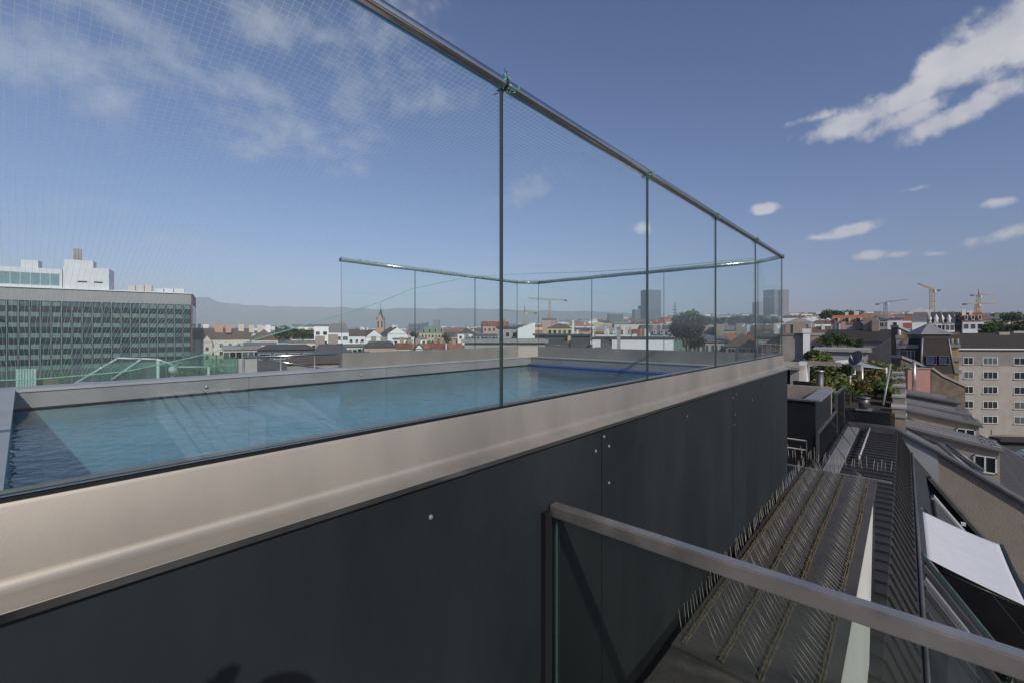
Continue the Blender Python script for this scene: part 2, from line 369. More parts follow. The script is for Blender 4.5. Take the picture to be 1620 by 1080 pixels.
bt = MB().tube([(5.58 + .012 * math.sin(i * .9), 4.62 - i * .19, WZ + .012) for i in range(18)], .022, 10).build('floating_tube', 'blue_plastic')
tag(bt, 'blue plastic tube floating along the waterline at the far end', 'tube')
# outer walls of the pool block down to the street
block = thing('pool_building', 'dark rooftop block beneath the swimming pool', 'building', (2.6, 3, GZ))
bx(-9, 5.70, 1.12, 4.80, GZ, FZ - .11).build('wall', 'cladding', block)
bx(-9, PX0 - .165, 1.03, 4.90, FZ - .10, -.43).build('plant_room', 'concrete', block)

# ================================================================== the terrace rail in front of us
rail = thing('terrace_railing', 'steel topped glass railing closing the terrace below the dark wall', 'railing', (1.27, -.2, -1.7))
hr = bx(1.25, 1.291, -2.4, .941, -.655, -.612).build('handrail', 'steel_dull', rail)
bm = bmesh.new(); bm.from_mesh(hr.data); bmesh.ops.bevel(bm, geom=bm.edges[:], offset=.004, segments=2, affect='EDGES'); bm.to_mesh(hr.data); bm.free()
pane((1.27, .925), (1.27, -.42), -1.72, -.6555, .013, rail, mats=('glass_rail', 'glass_edge'))
pane((1.27, -.42), (1.27, -1.7), -1.72, -.6555, .013, rail, mats=('glass_rail', 'glass_edge'))
bx(1.208, 1.243, .925, .9445, -1.72, -.63).build('wall_channel', 'black', rail)
bx(1.25, 1.30, -2.4, .93, -1.80, -1.721).build('base_channel', 'black_metal', rail)
terr = bx(-6, 1.245, -1.1, .955, -1.92, -1.72).build('terrace', 'concrete'); struct(terr)

# ================================================================== ledge with bird spikes
M['ledge_metal'] = mk('ledge_metal', (.075, .066, .056), .6, .1, .3, 3, bump=.06, bscale=18)
M['brown_stone'] = mk('brown_stone', (.06, .050, .038), .8, 0, .45, 5, bump=.3, bscale=40)
M['gold_glue'] = mk('gold_glue', (.135, .108, .062), .6, .15, .6, 60, bump=1.0, bscale=160)
M['spike_steel'] = mk('spike_steel', (.42, .40, .34), .6, .2, .1)
M['fascia_white'] = mk('fascia_white', (.62, .61, .55), .6, 0, .06, 2)
LZ = -1.70
ledge = thing('roof_ledge', 'dark metal ledge below the pool wall covered with rows of spikes', 'ledge', (4.2, .6, GZ))
bx(2.36, 6.52, .228, .946, LZ - .05, LZ).build('metal_sheet', 'ledge_metal', ledge)
bx(1.302, 2.352, .228, .946, LZ - .07, LZ - .012).build('stone_slab', 'brown_stone', ledge)
bx(1.302, 6.5, .25, 1.09, -3.3, LZ - .075).build('ledge_core', 'black', ledge)
fa = MB().prism([(1.3, .226, LZ - .004), (5.58, .226, LZ - .004), (4.87, .226, -3.03), (4.6, .226, -3.6), (1.3, .226, -3.6)], (0, .02, 0)).build('white_fascia', 'fascia_white', ledge)
spk = MB().tube([(0, 0, 0), (0, 0, 1)], [.0021, .0016], 5).mesh('spike', 'spike_steel')
rs = random.Random(11)
words = {0: 'next to the wall', 1: 'second from the wall', 2: 'third from the wall', 3: 'nearest the white edge'}
for k, (y, lean, ln) in enumerate(((.90, .12, .17), (.705, .45, .21), (.525, .58, .21), (.305, .78, .20))):
    t = thing('bird_spike_strip', f'long row of thin steel bird spikes on a golden strip, {words[k]}', 'bird spikes', (4.4, y, LZ), group='bird spike rows along the ledge')
    m = MB(); n = 170; vs = []; fs = []
    for i in range(n + 1):
        x = 2.40 + 4.08 * i / n; wv = .003 * math.sin(i * .07 + k) + rs.uniform(-.002, .002)
        for (dy, dz) in ((-.017, .0005), (-.010, .008), (-.002, .004), (.003, .010), (.011, .008), (.018, .0005)):
            vs.append((x, y + dy * rs.uniform(.8, 1.25) + wv, LZ + dz * (rs.uniform(.5, 1.5) if dz > .001 else 1)))
        if i:
            for j in range(5): a = (i - 1) * 6 + j; fs.append((a, a + 6, a + 7, a + 1))
    m.add(vs, fs).build('glue_strip', 'gold_glue', t)
    x = 2.42
    while x < 6.46:
        if rs.random() > .03:
            link('spike', spk, t, loc=(x, y + .004, LZ + .003), rot=(-lean + rs.uniform(-.07, .07), rs.uniform(-.07, .07), 0), scale=(1, 1, ln * rs.uniform(.9, 1.05)))
        x += .052
t = thing('bird_spike_strip', 'upright row of bird spikes across the far end of the ledge', 'bird spikes', (6.5, .6, LZ), group='bird spike rows along the ledge')
bx(6.53, 6.56, .10, 1.3, LZ - .01, LZ + .01).build('base_strip', 'steel_dull', t)
for i in range(30):
    y = .12 + i * .039
    link('spike', spk, t, loc=(6.545, y, LZ + .01), rot=(rs.uniform(-.12, .12), rs.uniform(-.5, .35), 0), scale=(1.2, 1.2, .26 * rs.uniform(.8, 1.05)))
# ================================================================== neighbouring roofs on the right
M['seam_metal'] = mk('seam_metal', (.042, .040, .038), .55, .25, .22, 2.2, bump=.04, bscale=8)
M['roof_dark'] = mk('roof_dark', (.035, .036, .038), .6, .2, .3, 2)
M['zinc'] = mk('zinc', (.29, .28, .28), .5, .35, .12, .8)
M['zinc_dark'] = mk('zinc_dark', (.145, .14, .138), .45, .5, .2, 3)
M['plaster'] = mk('plaster', (.34, .285, .225), .9, 0, .14, 1.6, bump=.5, bscale=26)
M['plaster_grey'] = mk('plaster_grey', (.37, .35, .325), .9, 0, .18, 1.0, bump=.3, bscale=20)
M['clad_grey'] = mk('clad_grey', (.42, .42, .42), .6, .1, .1, 2)
M['brick_brown'] = mk('brick_brown', (.13, .10, .07), .9, 0, .35, 3, bump=.4)
M['pink'] = mk('pink', (.36, .185, .155), .9, 0, .12, 1.2, bump=.2)
M['ochre'] = mk('ochre', (.52, .36, .13), .85, 0, .2, 2)
M['awning'] = mk('awning', (.57, .575, .59), .85, 0, .04, 4, bump=.05, bscale=200)
M['pane_dark'] = mk('pane_dark', (.020, .026, .030), .1, 0, .3, .8, spec=.45)
M['pane_mid'] = mk('pane_mid', (.10, .11, .11), .15, 0, .4, .9, spec=.7)
M['pane_blue'] = mk('pane_blue', (.03, .05, .12), .1, 0, .3, 1, spec=.8)
M['frame_white'] = mk('frame_white', (.68, .67, .63), .6, 0, .08)
M['tile_dark'] = mk('tile_dark', (.042, .034, .028), .85, 0, .3, 4, bump=.4, bscale=12)
M['wood'] = mk('wood', (.22, .13, .07), .7, 0, .3, 4, streak=(1, 1, .2))

# ---- standing seam roof, its steep skirt and the long slope below
RZ, RYB = -2.90, .137                          # level and outer bend of the seam roof
LYB, LZB = -.115, -3.41                        # lower end of the skirt
sr = thing('seamed_roof', 'dark standing seam metal roof with steep skirt beside the ledge', 'roof', (10, .6, GZ))
bx(2.0, 17.05, RYB, 1.42, RZ - .06, RZ).build('flat_sheet', 'seam_metal', sr)
MB().prism([(2.0, RYB, RZ), (2.0, LYB, LZB), (2.0, LYB + .09, LZB - .02), (2.0, RYB + .03, RZ - .062)], (15.05, 0, 0)).build('skirt_sheet', 'seam_metal', sr)
sm1 = bx(-.008, .008, RYB + .003, 1.41, 0, .028).mesh('seam', 'seam_metal')
dd = Vector((0, LYB - RYB, LZB - RZ)).normalized(); nn = Vector((0, dd.z, -dd.y))
if nn.y > 0: nn = -nn
sk0 = Vector((0, RYB, 0)); sk1 = Vector((0, LYB, LZB - RZ))
sm2 = MB().hexa([tuple(Vector((x, 0, 0)) + p + nn * q) for q in (0, .028) for (x, p) in ((-.008, sk0), (.008, sk0), (.008, sk1), (-.008, sk1))]).mesh('seam', 'seam_metal')
x = 2.9; i = 0
while x < 17:
    link('seam', sm1, sr, loc=(x, 0, RZ)); link('seam', sm2, sr, loc=(x, 0, RZ)); x += .31
bx(2, 17.05, -.2, 1.35, GZ, RZ - .9).build('house_wall', 'plaster_grey', sr)
# long 52 degree slope below the skirt, left open where the dark terrace recess is
s0 = Vector((0, LYB, LZB)); sd = Vector((0, -.6, -.81)).normalized()
def slope_pts(x0, x1, a, b): return [Vector((x0, 0, 0)) + s0 + sd * a, Vector((x1, 0, 0)) + s0 + sd * a, Vector((x1, 0, 0)) + s0 + sd * b, Vector((x0, 0, 0)) + s0 + sd * b]
for (x0, x1, a, b) in ((2, 9.6, .0, 14), (9.602, 12.6, 0, .35), (12.602, 16.2, .0, .55), (16.202, 17.0, 0, 14), (9.602, 16.2, 5.2, 14)):
    MB().prism(slope_pts(x0, x1, a, b), (0, .09, -.067)).build('slope_sheet', 'roof_dark', sr)
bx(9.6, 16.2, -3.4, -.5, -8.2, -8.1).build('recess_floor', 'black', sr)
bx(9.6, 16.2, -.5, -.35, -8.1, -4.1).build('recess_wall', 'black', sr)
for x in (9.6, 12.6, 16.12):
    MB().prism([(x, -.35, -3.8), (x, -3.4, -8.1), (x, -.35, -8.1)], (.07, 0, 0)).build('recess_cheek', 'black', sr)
# sloped window frames and gutters under the awning
for (x0, w_, mt) in ((8.1, .07, 'zinc_dark'), (8.42, .10, 'zinc'), (8.9, .05, 'zinc_dark'), (9.35, .09, 'glass_edge'), (7.4, .05, 'zinc_dark')):
    MB().prism([p + Vector((0, -.055, .04)) for p in slope_pts(x0, x0 + w_, .1, 4.5)], (0, .05, -.037)).build('glazing_bar', mt, sr)
for (x0, x1) in ((8.19, 8.41), (8.53, 8.89), (8.96, 9.34)):
    MB().prism([p + Vector((0, -.02, .015)) for p in slope_pts(x0, x1, .2, 4.4)], (0, .015, -.011)).build('roof_window', 'pane_dark', sr)
MB().tube([(3, LYB - .06, LZB - .05), (17, LYB - .06, LZB - .05)], .026, 8).build('gutter', 'zinc_dark', sr)
# ribbed blinds in front of the recess and the pale mullion of the roof window
for i in range(12):
    MB().prism([p + Vector((0, -.05, .04)) for p in slope_pts(12.75 + i * .11, 12.81 + i * .11, .6, 1.9)], (0, .03, -.02)).build('blind_slat', 'zinc_dark', sr)
MB().prism([p + Vector((0, -.06, .05)) for p in slope_pts(14.2, 14.42, .6, 3.0)], (0, .06, -.045)).build('roof_window_post', 'clad_grey', sr)
MB().prism([p + Vector((0, -.06, .05)) for p in slope_pts(16.0, 16.22, .6, 3.4)], (0, .06, -.045)).build('roof_window_post', 'zinc_dark', sr)
# white snow pipe lying on the roof
p = thing('roof_pipe', 'pale pipe laid along the seam roof in front of the black planters', 'pipe', (14, .74, RZ))
MB().tube([(12.3, .74, RZ + .12), (16.95, .74, RZ + .12)], .02, 10).build('tube', 'clad_grey', p)
for x in (12.5, 14.0, 15.5, 16.8): MB().tube([(x, .74, RZ + .001), (x, .74, RZ + .1)], .014, 6).build('bracket', 'steel_dull', p)
st = thing('metal_walkway', 'pale grey sheet metal walkway strip along the dark fence', 'walkway', (12, 1.1, RZ))
bx(9.8, 17, .98, 1.24, RZ + .03, RZ + .10).build('sheet', 'zinc', st)
bx(9.8, 17, 1.25, 1.30, RZ + .03, RZ + .2).build('kerb', 'black_metal', st)

# ---- awning
aw = thing('window_awning', 'white fabric awning rolled out over the dark roof window', 'awning', (11, -.2, -3.7))
ax0, ax1, ay, az = 9.72, 12.22, -.20, -3.70
MB().tube([(ax0 - .05, ay + .02, az + .03), (ax1 + .05, ay + .02, az + .03)], .085, 14).build('cassette', 'zinc_dark', aw)
L_, dr = 1.156, .29
m = MB(); vs = []; fs = []; n = 12
for i in range(n + 1):
    t = i / n; y = ay - .05 - (L_ - .05) * t; z = az + .07 - (dr + .07) * t - .02 * math.sin(math.pi * t)
    K = 28
    for j in range(K + 1): vs.append((ax0 + (ax1 - ax0) * j / K, y, z + .007 * math.sin(j * 1.9 + 2.5 * t) * math.sin(math.pi * t) - .012 * math.sin(math.pi * j / K) * t))
    if i:
        for j in range(K): a = (i - 1) * (K + 1) + j; fs.append((a, a + 1, a + K + 2, a + K + 1))
m.smooth = True; m.add(vs, fs); m.smooth = False; fo = m.build('fabric', 'awning', aw)
sld = fo.modifiers.new('thick', 'SOLIDIFY'); sld.thickness = .006
bx(ax0 - .02, ax1 + .02, ay - L_ - .03, ay - L_ + .015, az - dr - .035, az - dr + .02).build('front_bar', 'black_metal', aw)
for x in (ax0 + .02, ax1 - .02):
    MB().tube([(x, ay, az - .04), (x, ay - L_ * .95, az - dr - .02)], .02, 8).build('side_arm', 'black_metal', aw)
bx(ax0 - .06, ax0 - .02, ay - .08, ay + .06, az - .16, az + .1).build('end_bracket', 'clad_grey', aw)
bx(ax1 + .055, ax1 + .09, ay - .08, ay + .06, az - .16, az + .1).build('end_bracket', 'clad_grey', aw)

# ---- air conditioner in the recess
ac = thing('air_conditioner', 'dark outdoor air conditioner with round fan in the roof recess', 'air conditioner', (14.6, -1.0, -5.2))
bx(14.0, 14.95, -1.05, -.72, -5.25, -4.65).build('case', 'black_metal', ac)
MB().tube([(14.4, -1.07, -4.95), (14.4, -1.05, -4.95)], .24, 20).build('fan_grille', 'zinc_dark', ac)
for x in (14.1, 14.85): bx(x - .03, x + .03, -1.0, -.76, -8.1, -5.25).build('foot', 'black_metal', ac)
bx(14.98, 15.04, -1.1, -1.02, -4.62, -4.55).build('lamp_cap', 'white', ac)

# ---- the party wall with its metal coping
pw = thing('party_wall', 'beige plastered party wall with sloping dark metal coping', 'wall', (17.2, -1.5, GZ))
top = [(1415, 680), (1484, 716), (1620, 796), (1720, 856)]
tp = [PX(a, b, 17.06) for a, b in top]
def col_down(p, z): return Vector((p.x, p.y, z))
MB().prism([tp[0], tp[1], col_down(tp[1], -9), col_down(tp[0], -9)], (.3, 0, 0)).build('cladding_sheet', 'clad_grey', pw)
MB().prism([tp[1] + Vector((.02, 0, 0)), tp[2] + Vector((.02, 0, 0)), tp[3] + Vector((.02, 0, 0)), col_down(tp[3], GZ) + Vector((.02, 0, 0)), col_down(tp[1], GZ) + Vector((.02, 0, 0))], (.28, 0, 0)).build('plaster_wall', 'plaster', pw)
for a, b in ((0, 1), (1, 2), (2, 3)):
    A, B = tp[a], tp[b]; MB().prism([A + Vector((-.06, 0, 0)), B + Vector((-.06, 0, 0)), B + Vector((-.06, 0, .07)), A + Vector((-.06, 0, .07))], (.42, 0, 0)).build('metal_coping', 'zinc_dark', pw)

# ---- row of dormers beyond the party wall
def dormer(lab, Xn, depth, L0, R0, ydown, win, slant=True):
    a = PX(*L0, Xn); b = PX(*R0, Xn)
    t = thing('roof_dormer', lab, 'dormer', (Xn, (a.y + b.y) / 2, b.z - 2), group='dormers along the mansard roof')
    zb = PX(R0[0], ydown, Xn).z
    MB().prism([Vector((Xn + .08, a.y, a.z - .04)), Vector((Xn + .08, b.y + .07, b.z - .04)), Vector((Xn + .08, b.y + .07, zb - 1.5)), Vector((Xn + .08, a.y, zb - 1.5))], (depth - .16, 0, 0)).build('side_wall', 'plaster', t)
    rf = MB().prism([Vector((Xn, a.y, a.z)), Vector((Xn, b.y, b.z)), Vector((Xn, b.y, b.z - .06)), Vector((Xn, a.y, a.z - .06))], (depth, 0, 0)).build('metal_roof', 'zinc', t)
    n = max(3, int(depth / .42)); d = Vector((0, b.y - a.y, b.z - a.z))
    for i in range(n + 1):
        x = Xn + .012 + (depth - .024) * i / n
        MB().prism([Vector((x - .01, a.y, a.z + .001)), Vector((x + .01, a.y, a.z + .001)), Vector((x + .01, b.y, b.z + .001)), Vector((x - .01, b.y, b.z + .001))], (0, 0, .03)).build('seam', 'zinc', rf)
    for f in (.84, .93):
        q = Vector((0, a.y, a.z)) + d * f
        MB().tube([(Xn + .05, q.y, q.z + .06), (Xn + depth - .05, q.y, q.z + .06)], .013, 6).build('snow_guard', 'zinc_dark', rf)
    MB().prism([Vector((Xn - .02, a.y, a.z - .061)), Vector((Xn - .02, b.y - .02, b.z - .061)), Vector((Xn - .02, b.y - .02, b.z - .12)), Vector((Xn - .02, a.y, a.z - .12))], (.06, 0, 0)).build('eave_trim', 'zinc_dark', t)
    if win:
        (x0, y0, x1, y1) = win; A = PX(x0, y0, Xn + .08); B = PX(x1, y1, Xn + .08)
        yl, yr, zt, zl = A.y, B.y, A.z, B.z
        fr = MB()
        for (u0, u1, w0, w1) in ((yl, yr, zt - .035, zt), (yl, yr, zl, zl + .04), (yl - .035, yl, zl, zt), (yr, yr + .035, zl, zt), ((yl + yr) / 2 - .02, (yl + yr) / 2 + .02, zl + .04, zt - .035)):
            fr.box(Xn + .045, Xn + .10, min(u0, u1), max(u0, u1), w0, w1)
        fo = fr.build('window', 'frame_white', t)
        bx(Xn + .065, Xn + .079, yr, yl, zl, zt).build('pane', 'pane_dark', fo)
    return t
dormer('nearest metal roofed dormer with one white framed window, behind the party wall', 19.5, 1.35, (1430, 672), (1588, 711), 770, (1540, 718, 1577, 750))
dormer('second dormer behind the party wall, small window low in its beige side', 23.6, 1.2, (1431, 645), (1554, 671), 695, (1513, 676, 1543, 690))
dormer('third dormer back, squeezed tight behind the second one', 25.6, 1.5, (1432, 636), (1538, 656), 670, None)
dormer('farthest metal roofed dormer beside the brown brick gable', 27.3, 1.5, (1432, 620), (1520, 635), 650, None)
# slanted mansard between and below the dormers
mn = thing('mansard_roof', 'pale ribbed mansard slope running under the dormers', 'roof', (24, -2, GZ))
A = PX(1440, 690, 17.4); Bz = A.z
MB().prism([(17.4, .1, -3.25), (32, .1, -3.25), (32, -6.5, -7.4), (17.4, -6.5, -7.4)], (0, 0, -.12)).build('slope_sheet', 'clad_grey', mn)
rb = MB().hexa([(0, .1, -3.25), (.05, .1, -3.25), (.05, -6.5, -7.4), (0, -6.5, -7.4), (0, .1, -3.18), (.05, .1, -3.18), (.05, -6.5, -7.33), (0, -6.5, -7.33)]).mesh('rib', 'zinc_dark')
for i in range(28): link('rib', rb, mn, loc=(17.7 + i * .5, 0, 0))
bx(17.4, 32, -6.4, 4, GZ, -7.5).build('house_wall', 'plaster_grey', mn)
bx(17.4, 32, -.05, 6, -7.4, -3.4).build('attic_wall', 'plaster_grey', mn)
# stepped row of chimney stacks
steps = (((1411, 642), (1433, 682), 17.5, .6), ((1412, 625), (1432, 645), 18.7, .9), ((1412, 609), (1432, 632), 20.3, .9), ((1412, 597), (1431, 618), 22.0, .9), ((1412, 589), (1430, 606), 23.8, .9))
names = ('nearest and tallest beige chimney stack', 'second beige chimney stack from the seam roof', 'middle beige chimney stack of the row', 'fourth beige chimney stack of the row', 'farthest beige chimney stack against the pink wall')
for (tl, br, X, d), nm in zip(steps, names):
    A = PX(*tl, X); B = PX(*br, X)
    t = thing('chimney_stack', nm, 'chimney', (X, (A.y + B.y) / 2, -3.5), group='chimney stacks in a row')
    bx(X, X + d, B.y, A.y, -4.5, A.z - .06).build('shaft', 'plaster', t)
    bx(X - .02, X + d + .02, B.y - .02, A.y + .02, A.z - .0595, A.z).build('cover_slab', 'plaster_grey', t)
    bx(X - .03, X + d + .03, B.y - .03, A.y + .03, A.z - .32, A.z - .25).build('band', 'plaster_grey', t)

sk = thing('roof_skylight', 'long dark sloping skylight between the party wall and the nearest dormer', 'skylight', (18.4, -1, -4))
q = [PX(1481, 699, 18.3), PX(1497, 701, 18.9), PX(1556, 744, 18.9), PX(1548, 752, 18.3)]
MB().prism(q, (0, 0, -.06)).build('pane', 'pane_dark', sk)
for a, b in ((0, 3), (1, 2)): MB().tube([q[a], q[b]], .05, 6).build('frame_bar', 'zinc_dark', sk)
wg = thing('glazed_gusset', 'white triangular side panel left of the nearest dormer', 'panel', (19.3, -.3, -4))
q = [PX(1434, 676, 19.2), PX(1434, 700, 19.2), PX(1486, 703, 19.2)]
MB().prism(q, (.03, 0, 0)).build('panel', 'clad_grey', wg)
MB().tube([q[0], q[2]], .03, 6).build('frame_bar', 'black_metal', wg)
# ================================================================== roofs and terraces between us and the town
def pipe(name, lab, cat, path, r, mt, group=None, n=10): return tag(MB().tube(path, r, n).build(name, mt), lab, cat, group)
# ---- dark parapet box, its rail, the fence
db = thing('roof_parapet_box', 'black walled roof box with brown inner face beside the pool wall', 'roof box', (12, 2.2, GZ))
bx(11, 11.12, 1.37, 4.5, -6, -1.45).build('front_wall', 'black', db)
bx(11.121, 13.6, 1.37, 1.52, -6, -1.46).build('side_wall', 'black_metal', db)
bx(13.601, 13.75, 1.37, 4.5, -6, -1.40).build('back_wall', 'plaster', db)
bx(11.121, 13.6, 1.521, 4.5, -2.2, -2.1).build('deck', 'brown_stone', db)
bx(10.96, 11.16, 1.33, 4.5, -1.4495, -1.42).build('coping', 'zinc_dark', db)
bx(11.161, 13.8, 1.30, 1.60, -1.4595, -1.43).build('coping', 'zinc', db)
gr = thing('guard_rail', 'low steel guard rail of two bars below the black roof box', 'rail', (10, 2, -2.9))
for z in (-2.12, -2.3): MB().tube([(10.2, 1.42, z), (10.2, 4.2, z)], .018, 8).build('bar', 'zinc_dark', gr)
for y in (1.42, 2.3, 3.2): MB().tube([(10.2, y, -2.9), (10.2, y, -2.1)], .016, 8).build('post', 'black_metal', gr)
for i in range(22): MB().tube([(10.23, 1.5 + i * .11, -2.9), (10.23, 1.5 + i * .11, -2.34)], .008, 5).build('baluster', 'black_metal', gr)
bx(5.9, 17, 1.425, 5, -3.6, -2.9).build('roof_deck', 'roof_dark', gr)
fn = thing('bar_fence', 'dark steel fence of upright bars stepping up towards the roof garden', 'fence', (13, 1.33, -2.65))
fbar = MB().box(-.012, .012, -.012, .012, 0, 1).mesh('bar', 'black_metal')
for i in range(31):
    x = 11.05 + i * .11; link('bar', fbar, fn, loc=(x, 1.335, -2.85), scale=(1, 1, .74))
for i in range(18):
    x = 14.42 + i * .105; link('bar', fbar, fn, loc=(x, 1.335, -2.85), scale=(1, 1, 1.2))
for (x0, x1, z) in ((11, 14.36, -2.11), (14.36, 16.3, -1.65), (11, 16.3, -2.85)): bx(x0, x1, 1.31, 1.36, z, z + .045).build('rail', 'zinc_dark', fn)
for (x, h) in ((11, .74), (14.37, 1.22), (16.28, 1.22)): bx(x - .025, x + .025, 1.308, 1.362, -2.9, -2.9 + h + .05).build('post', 'zinc_dark', fn)
for i, (a, b) in enumerate((((1313, 690), (1345, 735)), ((1335, 640), (1372, 690)), ((1330, 650), (1362, 700)), ((1310, 660), (1375, 735)))):
    A = PY(*a, 1.2); B = PZ(*b, RZ + .02)
    tag(MB().tube([A, (A + B) / 2 + Vector((0, 0, -.02)), B], .007, 5).build('guy_wire', 'black_metal'), ('shortest dark guy wire beside the low part of the bar fence', 'dark guy wire from the top of the tall fence part', 'dark guy wire below the topmost one beside the tall fence part', 'longest dark guy wire crossing the pale walkway strip')[i], 'wire', 'guy wires beside the bar fence')
# ---- stair housing behind the pool's end
sh = thing('stair_housing', 'grey stair housing with dark doorway and beige flat roof beyond the pool corner', 'roof housing', (15, 2.5, GZ))
a = PX(1264, 600, 14.2); b = PX(1250, 600, 14.2); c = PX(1225, 600, 14.2)
zt = PX(1250, 584, 14.2).z
bx(14.2, 16, a.y, b.y, -6, zt).build('wall', 'plaster_grey', sh)
bx(14.9, 16, b.y + .001, c.y + 2, -6, zt).build('doorway', 'black', sh)
bx(14.1, 16.6, a.y - .03, c.y + 2, zt + .0005, zt + .08).build('flat_roof', 'plaster', sh)
bx(14.0, 14.06, a.y - .3, b.y - .1, PX(1260, 622, 14).z, PX(1260, 602, 14).z).build('gate', 'black_metal', sh)
ap = PX(1282, 600, 15.0); aq = PX(1264, 600, 15.0)
ar = thing('garden_arch', 'cream plastered arch wall at the edge of the roof garden', 'wall', (15, aq.y, -3))
bx(15, 15.3, PX(1276, 600, 15).y, aq.y, -3.5, PX(1270, 572, 15).z).build('pier', 'plaster_white', ar)
bx(15.05, 15.25, PX(1330, 600, 15).y, PX(1276, 600, 15).y - .001, PX(1300, 578, 15).z, PX(1300, 572, 15).z).build('beam', 'plaster', ar)

# ---- roof garden
M['leaf_yellow'] = mk('leaf_yellow', (.21, .19, .035), .6, 0, .4, 3)
M['leaf_green'] = mk('leaf_green', (.08, .125, .03), .6, 0, .4, 3)
M['leaf_lime'] = mk('leaf_lime', (.13, .17, .03), .6, 0, .4, 3)
M['leaf_dark'] = mk('leaf_dark', (.028, .048, .018), .6, 0, .4, 3)
M['leaf_brown'] = mk('leaf_brown', (.13, .105, .03), .6, 0, .4, 3)
M['bark'] = mk('bark', (.09, .065, .045), .9, 0, .3, 6, bump=.5)
M['soil'] = mk('soil', (.06, .045, .03), .95, 0, .4, 6)
def leaves(cen, rad, n, size, rng, lumps=6):
    """a crown of leaf-sized faces in several uneven clumps"""
    m = MB(); vs = []; fs = []; cen = Vector(cen)
    cl = []
    for _ in range(lumps):
        d = Vector((rng.gauss(0, 1), rng.gauss(0, 1), rng.gauss(0, 1))).normalized() * rng.uniform(.15, .68)
        cl.append((Vector((d.x * rad[0], d.y * rad[1], d.z * rad[2])), rng.uniform(.24, .46)))
    for _ in range(n):
        c, s = rng.choice(cl); d = Vector((rng.gauss(0, 1), rng.gauss(0, 1), rng.gauss(0, 1))).normalized() * s * rng.random() ** .38
        p = cen + c + Vector((d.x * rad[0], d.y * rad[1], d.z * rad[2]))
        u = Vector((rng.gauss(0, 1), rng.gauss(0, 1), rng.gauss(0, .6))).normalized(); w = u.cross(Vector((rng.gauss(0, 1), rng.gauss(0, 1), rng.gauss(0, 1)))).normalized()
        s = size * rng.uniform(.6, 1.3); k = len(vs)
        vs += [p - u * s, p - w * s * .45, p + u * s, p + w * s * .45]; fs.append((k, k + 1, k + 2, k + 3))
    m.add(vs, fs); return m
def plant(name, lab, cat, base, h, rad, n, size, mats, seed, group=None, trunk=.05, crown0=.3, lumps=6):
    rng = random.Random(seed); base = Vector(base); t = thing(name, lab, cat, base, group=group)
    cz = base.z + h * (crown0 + 1) / 2; rz = h * (1 - crown0) / 2
    tr = MB(); top = Vector((base.x + rng.uniform(-.1, .1) * h * .2, base.y, cz))
    tr.tube([base - Vector((0, 0, .05)), base.lerp(top, .5) + Vector((.02 * h, 0, 0)), top], [trunk, trunk * .75, trunk * .45], 7)
    for _ in range(5):
        e = top + Vector((rng.uniform(-.6, .6) * rad, rng.uniform(-.6, .6) * rad, rng.uniform(-.3, .7) * rz)); q = base.lerp(top, rng.uniform(.5, .95))
        tr.tube([q, q.lerp(e, .5) + Vector((0, 0, .06 * h)), e], [trunk * .4, trunk * .28, trunk * .1], 5)
    tr.build('trunk', 'bark', t)
    for i, mt in enumerate(mats):
        o = leaves((base.x, base.y, cz), (rad, rad, rz), n // len(mats), size, rng, lumps).build('crown', mt, t)
    return t
gd = bx(17.05, 30, .2, 9, -3.4, -2.42).build('garden_deck', 'soil'); struct(gd)
GD = -2.42
pb = thing('planter_box', 'long black planter wall closing the roof garden above the seam roof', 'planter', (17, .8, -2.9))
for (y0, y1) in ((.30, .72), (.725, 1.08), (1.085, 1.6)): bx(16.9, 17.3, y0, y1, -3.0, -2.36).build('planter_panel', 'black_metal', pb)
bx(16.86, 17.34, .72, 1.1, -2.359, -2.33).build('cover_plate', 'zinc', pb)
bx(16.4, 16.86, .2, 1.6, -2.89, -2.72).build('step', 'zinc_dark', pb)
bush = [(1305, 622, 17.8, .95, .62, ('leaf_yellow', 'leaf_green', 'leaf_lime')), (1328, 620, 18.6, 1.0, .6, ('leaf_green', 'leaf_yellow')), (1290, 615, 18.8, 1.2, .6, ('leaf_dark', 'leaf_yellow')),
        (1350, 628, 19.0, .9, .55, ('leaf_yellow', 'leaf_brown')), (1366, 622, 20.5, 1.1, .7, ('leaf_brown', 'leaf_yellow')), (1385, 618, 21.0, 1.0, .7, ('leaf_yellow', 'leaf_green')), (1400, 628, 19.4, .8, .5, ('leaf_green', 'leaf_lime')),
        (1310, 600, 23.0, 1.3, .8, ('leaf_green', 'leaf_lime')), (1340, 605, 23.5, 1.0, .7, ('leaf_brown', 'leaf_green')), (1376, 604, 25.0, 1.1, .9, ('leaf_yellow', 'leaf_lime')), (1398, 602, 25.5, 1.1, .8, ('leaf_green', 'leaf_yellow')), (1283, 600, 21.5, 1.3, .7, ('leaf_yellow', 'leaf_dark'))]
for i, (px, py, X, h, r, mt) in enumerate(bush):
    q = PX(px, py, X); w_ = ('beside the dark vent pipe', 'behind the bar fence', 'by the cream arch', 'behind the planter wall', 'under the satellite dish', 'below the white sail', 'at the foot of the slanted pole', 'in the far left bed', 'between the grey flues', 'in the far middle bed', 'in the far right bed', 'under the arch beam')[i]
    plant('garden_shrub', f'{("bushy", "loose", "dense")[i % 3]} yellow-green shrub in the roof garden {w_}', 'shrub', (q.x, q.y, GD), h * 1.15, r * 1.2, 1500, .06, mt, 40 + i, 'shrubs in the roof garden', .025, .12)
q = PX(1309, 600, 18.5)
plant('garden_sapling', 'tall lime green sapling rising above the roof garden shrubs', 'tree', (q.x, q.y, GD), 2.0, .33, 700, .06, ('leaf_lime',), 77, None, .022, .3, 9)
